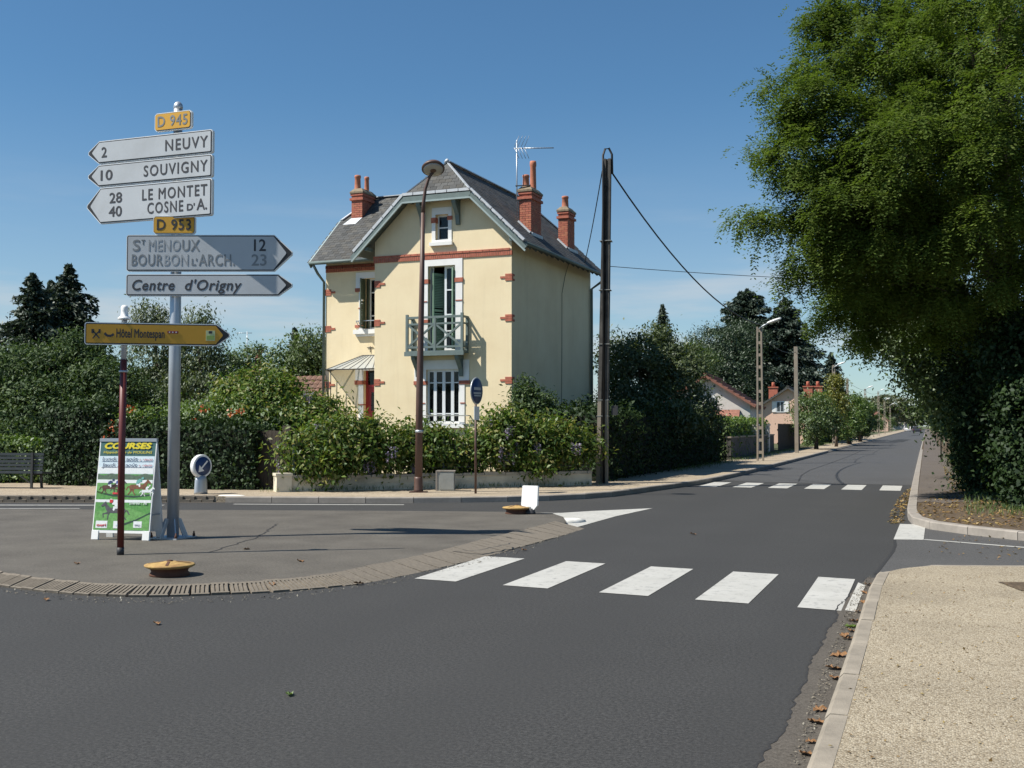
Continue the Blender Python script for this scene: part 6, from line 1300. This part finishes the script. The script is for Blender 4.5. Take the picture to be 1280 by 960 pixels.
tree('weeping_tree', 'round feathery green bush overhanging the fence of the pink house', at(1020, 72, .12), [px_lobe(1018, 512, 72, 1.3, 1.3, 1.2), px_lobe(1030, 528, 72, 1.2, 1.2, 1.0), px_lobe(1010, 530, 71, 1.0, 1.0, .9)], 8500, .17, 'leaf_mid', .12, gap=.2, droop=.9)
tree('golden_tree', 'tall thin yellow green tree by the second lamp pole', at(1045, 80, .12), [px_lobe(1045, 485, 80, .5, .5, 1.0), px_lobe(1044, 510, 80, .8, .8, 1.1)], 4500, .18, 'leaf_gold', .1)
tree('avenue_bush', 'pale green bush behind the yellow tree on the avenue', at(1062, 92, .12), [px_lobe(1035, 505, 90, 1.4, 1.3, 1.2), px_lobe(1060, 512, 92, 1.6, 1.5, 1.3), px_lobe(1052, 532, 90, 1.6, 1.4, 1.0)], 9000, .2, 'leaf_light', .14, gap=.2)
tree('avenue_bush', 'darker green bush between the second and third lamp poles', at(1075, 105, .12), [px_lobe(1072, 515, 105, 1.6, 1.5, 1.4), px_lobe(1070, 533, 105, 1.6, 1.5, 1.0), px_lobe(1082, 528, 106, 1.2, 1.2, 1.0)], 8000, .22, 'leaf_mid', .14)
hedge('far_hedge', 'dark clipped hedge near the third lamp pole of the avenue', (-8.2, 98, .12), (-8.2, 132, .12), 2.2, 1.9, 9000, .2, 'leaf_hedge')
hedge('small_hedge', 'small bright clipped hedge at the edge of the avenue pavement', (-7.6, 86, .12), (-7.6, 90.5, .12), 1.0, 1.0, 2600, .13, 'leaf_light')
# far end of the avenue
hb = at(1087, 290, .1); fhh = gable_house('far_house', 'small pale house far down the avenue', hb, R(8), 4.6, 8, 2.9, zat(516, 290), 'house_pink', 'tile_red'); wind(fhh, 1.0, 1.0, 1.0, 1.1)
hb = at(1116, 430, .1); fhh = gable_house('far_house', 'farthest pale house at the end of the avenue', hb, R(0), 5.0, 8, 2.6, 4.6, 'house_white', 'tile_red'); wind(fhh, 1.0, 1.0, 1.0, 1.1)
for i, (px, Z, r_) in enumerate(((1094, 400, 8), (1110, 430, 9), (1126, 470, 8.5), (1139, 560, 7.5), (1080, 360, 6))):
    c_ = at(px, Z, .1); tree('far_tree', ['hazy brownish tree behind the far pale house', 'tallest hazy tree at the end of the avenue', 'hazy olive tree right of the tallest far tree', 'last hazy tree before the vanishing point', 'hazy tree behind the third lamp pole'][i], c_, [((c_.x, c_.y, r_ * .95), (r_, r_, r_ * .55)), ((c_.x + r_ * .4, c_.y, r_ * .6), (r_ * .8, r_ * .8, r_ * .5)), ((c_.x - r_ * .4, c_.y, r_ * .6), (r_ * .8, r_ * .8, r_ * .5))], 6000, .8, 'leaf_far' if i < 3 else 'leaf_mid', .35, clump=1.2, aspect=.6)
for i, (v, u, h_) in enumerate(((150, -10.5, 3.0), (200, -10.5, 3.5), (260, -10, 4), (330, -10, 4))):
    tree('roadside_bush', ['first', 'second', 'third', 'fourth'][i] + ' roadside bush past the far hedge on the left', (u, v, .1), [((u, v, h_ * .55), (1.6, 4, h_ * .45)), ((u - .5, v + 5, h_ * .5), (1.6, 4, h_ * .42))], 4000, .32, 'leaf_mid', .12, 'bush', clump=.7)

# --- parked and driving cars far down the avenue
def car(label, loc, rz, paint_, c):
    if paint_ not in M: plain(paint_, c, .25, var=.03)
    t = thing('car', label, 'car', loc, rz); prof = [(-2.05, .32), (2.05, .32), (2.1, .62), (1.95, .80), (1.05, .93), (.45, 1.42), (-1.25, 1.45), (-1.95, .98), (-2.08, .70)]
    MB().plate(prof, 1.72, lambda y, z, d: (d - .86, y, z)).build('body', paint_, t)
    for sx in (-.865, .855): MB().plate([(.90, .95), (.42, 1.36), (-1.15, 1.38), (-1.6, .98)], .01, lambda y, z, d, sx=sx: (sx + d, y, z)).build('side_window', 'window_glass', t)
    MB().add([(-.7, -1.30, 1.43), (.7, -1.30, 1.43), (.78, -1.93, 1.02), (-.78, -1.93, 1.02)], [(0, 1, 2, 3)]).build('rear_window', 'sign_black', t); MB().add([(-.7, .49, 1.42), (.7, .49, 1.42), (.78, 1.06, .96), (-.78, 1.06, .96)], [(0, 1, 2, 3)]).build('windscreen', 'sign_black', t)
    for x in (-.75, .58):
        for y in (-1.3, 1.3): MB().lathe([(.18, 0), (.30, .0), (.31, .03), (.31, .15), (.30, .18), (.18, .18)], 16, mtx=Matrix.Rotation(R(90), 4, 'Y')).build('wheel', 'black_plastic', t, (x, y, .31))
    for x in (-.68, .68): MB().cbox((x, -2.06, .76), (.26, .06, .14)).build('tail_light', 'plum_red', t); MB().cbox((x, 2.04, .66), (.3, .06, .14)).build('headlight', 'sign_rim', t)
    return t
car('dark grey car driving away down the avenue', (-1.9, 250, 0), 0, 'car_dark', (.03, .035, .045)); car('white car parked on the left far down the avenue', (-5.0, 330, 0), 0, 'car_white', (.7, .7, .7)); car('silver car oncoming at the far end of the avenue', (-3.6, 420, 0), R(180), 'car_silver', (.4, .42, .45))

# ================================================================== RIGHT SIDE: the big trees
def locust(name, label, base, lobes, n, leaf, trunk, mat='leaf_locust', gap=.32, lean=(0, 0), clump=.44, twig=4):
    """feathery tree: leaflets strung along drooping sprays"""
    b = Vector(base); t = thing(name, label, 'tree', b); lo = [(Vector(c) - b, r) for c, r in lobes]; top = max((c for c, r in lo), key=lambda c: c.z)
    limbs(t, (0, 0, -.05), (top.x * .6 + lean[0], top.y * .6 + lean[1], top.z), trunk, [c for c, r in lo if r[0] > .5], 'bark', .4, 'trunk', 10, twig)
    per = 12; p, o = lobes_points(lo, n // per, clump, .55, gap, .8); k = len(p)
    d = unit(o * np.array([1, 1, .4]) + .7 * rand_dirs(k) + np.array([0, 0, -.55])); ln = .34 * (.6 + .8 * RNG.random(k)); sd = unit(np.cross(d, np.array([[0, 0, 1.]]) + .3 * rand_dirs(k)))
    P_, D_, N_ = [], [], []
    for j in range(per):
        f = (j // 2 + .5) / (per / 2); s = 1 if j % 2 else -1
        q_ = p + d * (ln * f)[:, None] + np.array([0, 0, -1.]) * (ln * f * f * .35)[:, None] + sd * s * .035
        P_.append(q_ + RNG.normal(size=(k, 3)) * .012); D_.append(sd * s + d * .7 + .25 * rand_dirs(k)); N_.append(np.cross(d, sd) + .5 * rand_dirs(k))
    p = np.concatenate(P_); L_ = leaf * (.7 + .6 * RNG.random(len(p)))
    link('crown', leaf_mesh('crown', p, np.concatenate(D_), np.concatenate(N_), L_, L_ * .42, mat, .1), t); return t
TB = at(1246, 25.5, .1)
L1 = [px_lobe(x, y, Z, a, b_, c) for x, y, Z, a, b_, c in (
    (1085, 35, 23, .95, 1.1, .8), (1045, 75, 22.5, .6, .8, .5), (1020, 130, 22, .6, .9, .55), (1065, 165, 22, 1.0, 1.1, .8), (1005, 195, 22, .55, .8, .45), (1030, 245, 22, .7, 1.0, .55), (972, 280, 22.5, .35, .5, .2), (1012, 322, 22.5, .4, .6, .25),
    (1085, 245, 21.5, 1.0, 1.1, .8), (1060, 318, 22.5, .7, 1.0, .45), (1120, 110, 22.5, .9, 1.0, .8), (1155, 190, 21, 1.3, 1.2, 1.1), (1135, 285, 21.5, 1.1, 1.1, .8), (1115, 355, 23, 1.0, 1.1, .6), (962, 192, 22.5, .26, .4, .18), (945, 190, 22.5, .16, .25, .10), (952, 264, 22.5, .28, .4, .15), (933, 270, 22.5, .16, .25, .09), (985, 345, 22.6, .25, .3, .12), (968, 98, 22.5, .22, .3, .16), (1040, 395, 23.5, .3, .4, .2), (1075, 415, 24, .35, .5, .25),
    (1075, 378, 24, .7, .9, .4), (1030, 20, 23, .45, .6, .35), (985, 150, 22.3, .3, .4, .25))]
L2 = [px_lobe(x, y, Z, a, b_, c) for x, y, Z, a, b_, c in (
    (1220, 60, 21, 1.5, 1.4, 1.5), (1180, 20, 23, 1.2, 1.2, 1.2), (1270, 150, 20, 1.5, 1.3, 1.3), (1210, 230, 20.5, 1.6, 1.3, 1.3), (1290, 280, 20, 1.5, 1.4, 1.3), (1200, 330, 22, 1.5, 1.3, 1.1), (1260, 20, 21, 1.5, 1.4, 1.3), (1330, 80, 21, 1.8, 1.8, 1.6), (1350, 220, 21, 1.8, 1.8, 1.6), (1200, -60, 23, 1.8, 1.8, 1.5), (1300, -80, 23, 2, 2, 1.6), (1130, -30, 24, 1.4, 1.4, 1.2), (1380, 330, 22, 1.6, 1.8, 1.5), (1150, 80, 25, 1.6, 1.6, 1.6), (1250, 380, 23, 1.4, 1.2, .9), (1225, 345, 23, 1.1, 1.0, .8), (1180, 395, 24, 1.0, 1.0, .6))]
locust('feathery_tree', 'large feathery green tree leaning over the avenue', at(1238, 27, .1), L1, 225000, .074, .24, gap=.3)
locust('feathery_tree', 'tall feathery tree rising past the top right corner', TB, L2, 225000, .074, .28, gap=.3)
# darker broad-leaved trees behind, over the pavement
def dark_tree(label, px, Z, lobes, n, leaf=.125, mat='leaf_mid'):
    return tree('shade_tree', label, at(1158 + 3300 / Z, Z, .1), [px_lobe(*l) for l in lobes], n, leaf, mat, .22, clump=.6, gap=.15)
dark_tree('dark tree with bare twigs over the pavement behind the feathery tree', 1180, 31, [(1100, 410, 31, 1.0, 1.2, .7), (1150, 400, 31, 1.6, 1.6, 1.2), (1168, 452, 31, .8, 1.2, .9), (1210, 440, 31, 1.5, 1.5, 1.5), (1200, 380, 30, 1.8, 1.6, 1.3), (1130, 365, 31, 1.3, 1.4, .9), (1208, 505, 32, .7, 1.2, 1.0), (1145, 462, 31, .6, 1, .7), (1180, 475, 31, 1.0, 1.2, 1.0), (1196, 525, 31.5, .55, 1, .8), (1166, 505, 33, .5, .9, .5), (1120, 425, 31, .9, 1.1, .6), (1070, 290, 26, 1.2, 1.6, 1.0), (1110, 215, 26, 1.5, 1.6, 1.3), (1140, 310, 26, 1.6, 1.5, 1.2), (1170, 250, 26.5, 1.7, 1.6, 1.5), (1190, 120, 27, 1.8, 1.7, 1.7), (1230, 200, 26, 1.8, 1.7, 1.8), (1080, 350, 26, .9, 1.2, .6)], 78000)  # nearer crown lobes are added to keep the sun off the ivy
dark_tree('shaded tree farther along the right pavement', 1172, 45, [(1150, 435, 45, 1.0, 1.4, 1.0), (1178, 430, 45, 1.7, 1.8, 1.7), (1178, 480, 45, .7, 1.4, .9), (1202, 495, 45, 1.2, 1.6, 1.5), (1160, 410, 46, 1.4, 1.5, 1.1)], 22000, .2)
dark_tree('farther tree on the right with its crown above the path', 1168, 75, [(1163, 478, 75, 1.0, 2.0, 1.2), (1182, 470, 75, 2.0, 2.2, 2.2), (1180, 505, 75, .8, 2.0, 1.2), (1196, 518, 75, 1.4, 2.2, 1.6)], 12000, .28)
dark_tree('distant tree on the right closing the avenue', 1165, 130, [(1164, 507, 130, 1.0, 3, 1.2), (1176, 503, 130, 2.0, 4, 2.4), (1178, 522, 130, 1.2, 3.5, 1.2)], 7000, .45, 'leaf_mid')
# ivy-clad trunks and bank
def ivy_mass(label, lobes, n, base, leaf=.085, mat='leaf_ivy', name='ivy_thicket', cat='ivy'):
    return tree(name, label, base, [px_lobe(*l) for l in lobes], n, leaf, mat, .2, cat, clump=.35, aspect=.75, shell=.75, bark='bark_dark')
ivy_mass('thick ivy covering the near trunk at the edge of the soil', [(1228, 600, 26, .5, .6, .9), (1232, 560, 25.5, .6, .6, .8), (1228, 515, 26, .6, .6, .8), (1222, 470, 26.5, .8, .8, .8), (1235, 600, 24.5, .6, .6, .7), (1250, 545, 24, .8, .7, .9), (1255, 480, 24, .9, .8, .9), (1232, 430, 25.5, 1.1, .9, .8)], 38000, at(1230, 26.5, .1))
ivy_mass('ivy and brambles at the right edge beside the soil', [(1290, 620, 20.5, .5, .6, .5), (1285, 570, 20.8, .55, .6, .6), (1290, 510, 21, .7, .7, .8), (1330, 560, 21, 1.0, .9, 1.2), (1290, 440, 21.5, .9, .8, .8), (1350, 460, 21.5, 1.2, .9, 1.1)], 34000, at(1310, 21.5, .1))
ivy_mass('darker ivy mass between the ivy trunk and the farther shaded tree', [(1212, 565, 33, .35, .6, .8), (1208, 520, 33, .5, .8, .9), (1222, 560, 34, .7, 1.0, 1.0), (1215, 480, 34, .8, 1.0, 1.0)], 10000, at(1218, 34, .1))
hedge('roadside_hedge', 'loose green hedge along the right pavement', (2.6, 120, .12), (1.5, 34, .12), 1.6, 1.7, 16000, .15, 'leaf_mid', rough=.25)
# thin green-capped post on the path
gp2 = G(1176.5, 575, .12); Zg = 1.5 * FOC / 43; pt_ = thing('marker_post', 'thin metal post with a small green plate beside the right footpath', 'post', gp2, CAMR); MB().tube([(0, 0, 0), (0, 0, zat(524, Zg))], .028, 8).build('post', 'iron_dark', pt_); plain('plate_green', (.05, .28, .16), .4); MB().box(-.14, .1, -.05, .02, zat(528, Zg) - .02, zat(521, Zg)).build('plate', 'plate_green', pt_)

# ================================================================== SMALL THINGS ON THE GROUND
def scatter(name, poly_px, n, z, size, mat, lift=.012, label=None):
    p0 = [G(x, y, z) for x, y in poly_px]; xs = [q.x for q in p0]; ys = [q.y for q in p0]; P_ = []
    while len(P_) < n:
        x, y = random.uniform(min(xs), max(xs)), random.uniform(min(ys), max(ys))
        if inside((x, y), [(q.x, q.y) for q in p0]): P_.append((x, y, z + random.uniform(.002, lift)))
    p = np.array(P_); d = rand_dirs(n) * np.array([1, 1, .25]); nr = unit(np.array([[0, 0, 1.]]) + .35 * rand_dirs(n)); L_ = size * (.5 + RNG.random(n))
    return tag(link(name, leaf_mesh(name, p, d, nr, L_, L_ * .55, mat)), label, None, None, 'stuff')
random.seed(41)
scatter('leaf_litter', [(1146, 642), (1165, 650), (1200, 655), (1290, 662), (1290, 640), (1215, 610), (1188, 590), (1178, 580), (1186, 612), (1150, 628)], 1200, .118, .065, 'litter', label='dry leaf litter on the bare soil below the ivy trunk')
scatter('leaf_litter', [(1108, 655), (1130, 655), (1131, 640), (1142, 610), (1132, 612), (1120, 628)], 420, .002, .06, 'litter', label='yellow leaves blown against the kerb at the far crossing')
scatter('leaf_litter', [(1150, 690), (1290, 705), (1290, 676), (1200, 668)], 60, .006, .05, 'litter', label='few dry leaves on the side street asphalt')
def blades(name, pts, mat='grass_blade', h=.14, label=None):
    p = np.array(pts); n = len(p); d = unit(rand_dirs(n) * .45 + np.array([0, 0, 1.])); L_ = h * (.6 + .8 * RNG.random(n)); return tag(link(name, leaf_mesh(name, p + np.array([0, 0, 1.]) * (L_ * .45)[:, None], d, rand_dirs(n), L_, .012, mat)), label, None, None, 'stuff')
gp3 = []
for _ in range(2600):
    v = random.uniform(27, 60); gp3.append((random.gauss(1.15, .22), v, .115))
for _ in range(700):
    q_ = G(random.uniform(1205, 1290), random.uniform(612, 646), .115); gp3.append(tuple(q_))
blades('grass', gp3, label='thin grass along the edge of the right footpath')
gp3 = [(random.gauss(-7.7, .25), random.uniform(36, 100), .12) for _ in range(3500)] + [tuple(wl(random.uniform(-.5, 8), random.gauss(-.06, .03), .0)) for _ in range(350)]
blades('grass', gp3, h=.12, label='weeds at the foot of the walls and hedges on the left')
# single fallen leaves that can be picked out
lm = MB(); lm.add([(-.5, 0, .02), (-.3, .22, .12), (-.1, .28, .05), (.0, .36, .2), (.15, .27, .04), (.36, .2, .16), (.5, 0, .03), (.36, -.2, .12), (.15, -.26, .05), (0, -.34, .22), (-.1, -.26, .04), (-.3, -.2, .15), (0, 0, .0)], [(i, (i + 1) % 12, 12) for i in range(12)])
lme = lm.mesh('fallen_leaf', 'dead_leaf', False); lme2 = lm.mesh('fallen_leaf', 'leaf_light', False)
desc = ['beside the near zebra crossing end', 'next in the gutter below the crossing', 'small curled one in the gutter', 'below the green leaf', 'longest one in the middle of the gutter', 'pale pointed one', 'curled pair upper half', 'curled pair lower half', 'yellow one low in the gutter', 'rust coloured one low in the gutter', 'dark one low in the gutter', 'lowest in the gutter']
spots = [(1085, 731, .10), (1080, 741, .09), (1079, 753, .08), (1072, 765, .08), (1069, 777, .12), (1064, 789, .09), (1056, 795, .11), (1061, 799, .10), (1049, 820, .13), (1042, 836, .12), (1043, 848, .10), (1025, 888, .10), (1019, 903, .11), (1014, 928, .07), (1007, 943, .09)]
w_ = ['first', 'second', 'third', 'fourth', 'fifth', 'sixth', 'seventh', 'eighth', 'ninth', 'tenth', 'eleventh', 'twelfth', 'thirteenth', 'fourteenth', 'fifteenth']
for i, (px, py, s) in enumerate(spots):
    o = link('fallen_leaf', lme, None, G(px, py, .008) + Vector((0, 0, .004)), (random.uniform(-.2, .2), random.uniform(-.2, .2), random.uniform(0, 6))); o.scale = (s, s, s * .9)
    tag(o, '%s brown fallen leaf in the kerb gutter counting from the zebra crossing' % w_[i], 'leaf', 'fallen leaves in the gutter')
o = link('fallen_leaf', lme2, None, G(1064, 783, .01), (0, .1, 1)); o.scale = (.16, .13, .1); tag(o, 'only green fallen leaf lying in the kerb gutter', 'leaf', 'fallen leaves in the gutter')
o = link('fallen_leaf', lme2, None, G(362, 868, .006), (0, .1, 2)); o.scale = (.10, .07, .1); tag(o, 'lone green leaf lying on the open road in the foreground', 'leaf', 'fallen leaves on the road')
for px, py, s, z, lb_ in ((375, 702, .12, HI, 'brown leaf on the island near the grooved rim'), (448, 730, .12, .01, 'crumpled brown leaf at the foot of the island rim'), (196, 780, .09, .006, 'pale leaf on the road below the island rim'), (308, 687, .10, HI, 'small brown leaf beside the maroon post shadow'), (866, 668, .12, .006, 'brown leaf in the middle of the avenue'), (96, 705, .10, HI, 'brown leaf on the island left of the maroon post'), (58, 750, .08, .006, 'leaf on the road left below the island rim'), (340, 731, .1, HI * .7, 'brown leaf on the grooved rim blocks'), (655, 688, .10, .006, 'brown leaf above the first zebra stripe')):
    o = link('fallen_leaf', lme, None, G(px, py, z) + Vector((0, 0, .005)), (random.uniform(-.3, .3), random.uniform(-.3, .3), random.uniform(0, 6))); o.scale = (s, s, s); tag(o, lb_, 'leaf', 'fallen leaves on the road')

# grit washed into the gutter and against the island rim, and specks on the pavement
leafmat('grit', [(0.10, 0.09, 0.075), (0.24, 0.22, 0.19), (0.16, 0.13, 0.10), (0.34, 0.31, 0.27)], 0.0)
scatter('grit', [(1092, 716), (1083, 735), (1056, 812), (1003, 957), (985, 957), (1030, 830), (1068, 740)], 900, .005, .016, 'grit', .010, 'grit and crumbs washed into the near kerb gutter')
scatter('grit', [(0, 734), (110, 746), (215, 748), (340, 743), (483, 724), (628, 690), (716, 664), (722, 667), (640, 694), (490, 730), (345, 750), (215, 756), (105, 753), (0, 740)], 700, .004, .02, 'grit', .010, 'grit on the road along the island rim')
scatter('grit', [(1110, 722), (1280, 716), (1280, 957), (1030, 957)], 260, .121, .022, 'litter', .008, 'crumbs of dry leaf on the pale gravel pavement')
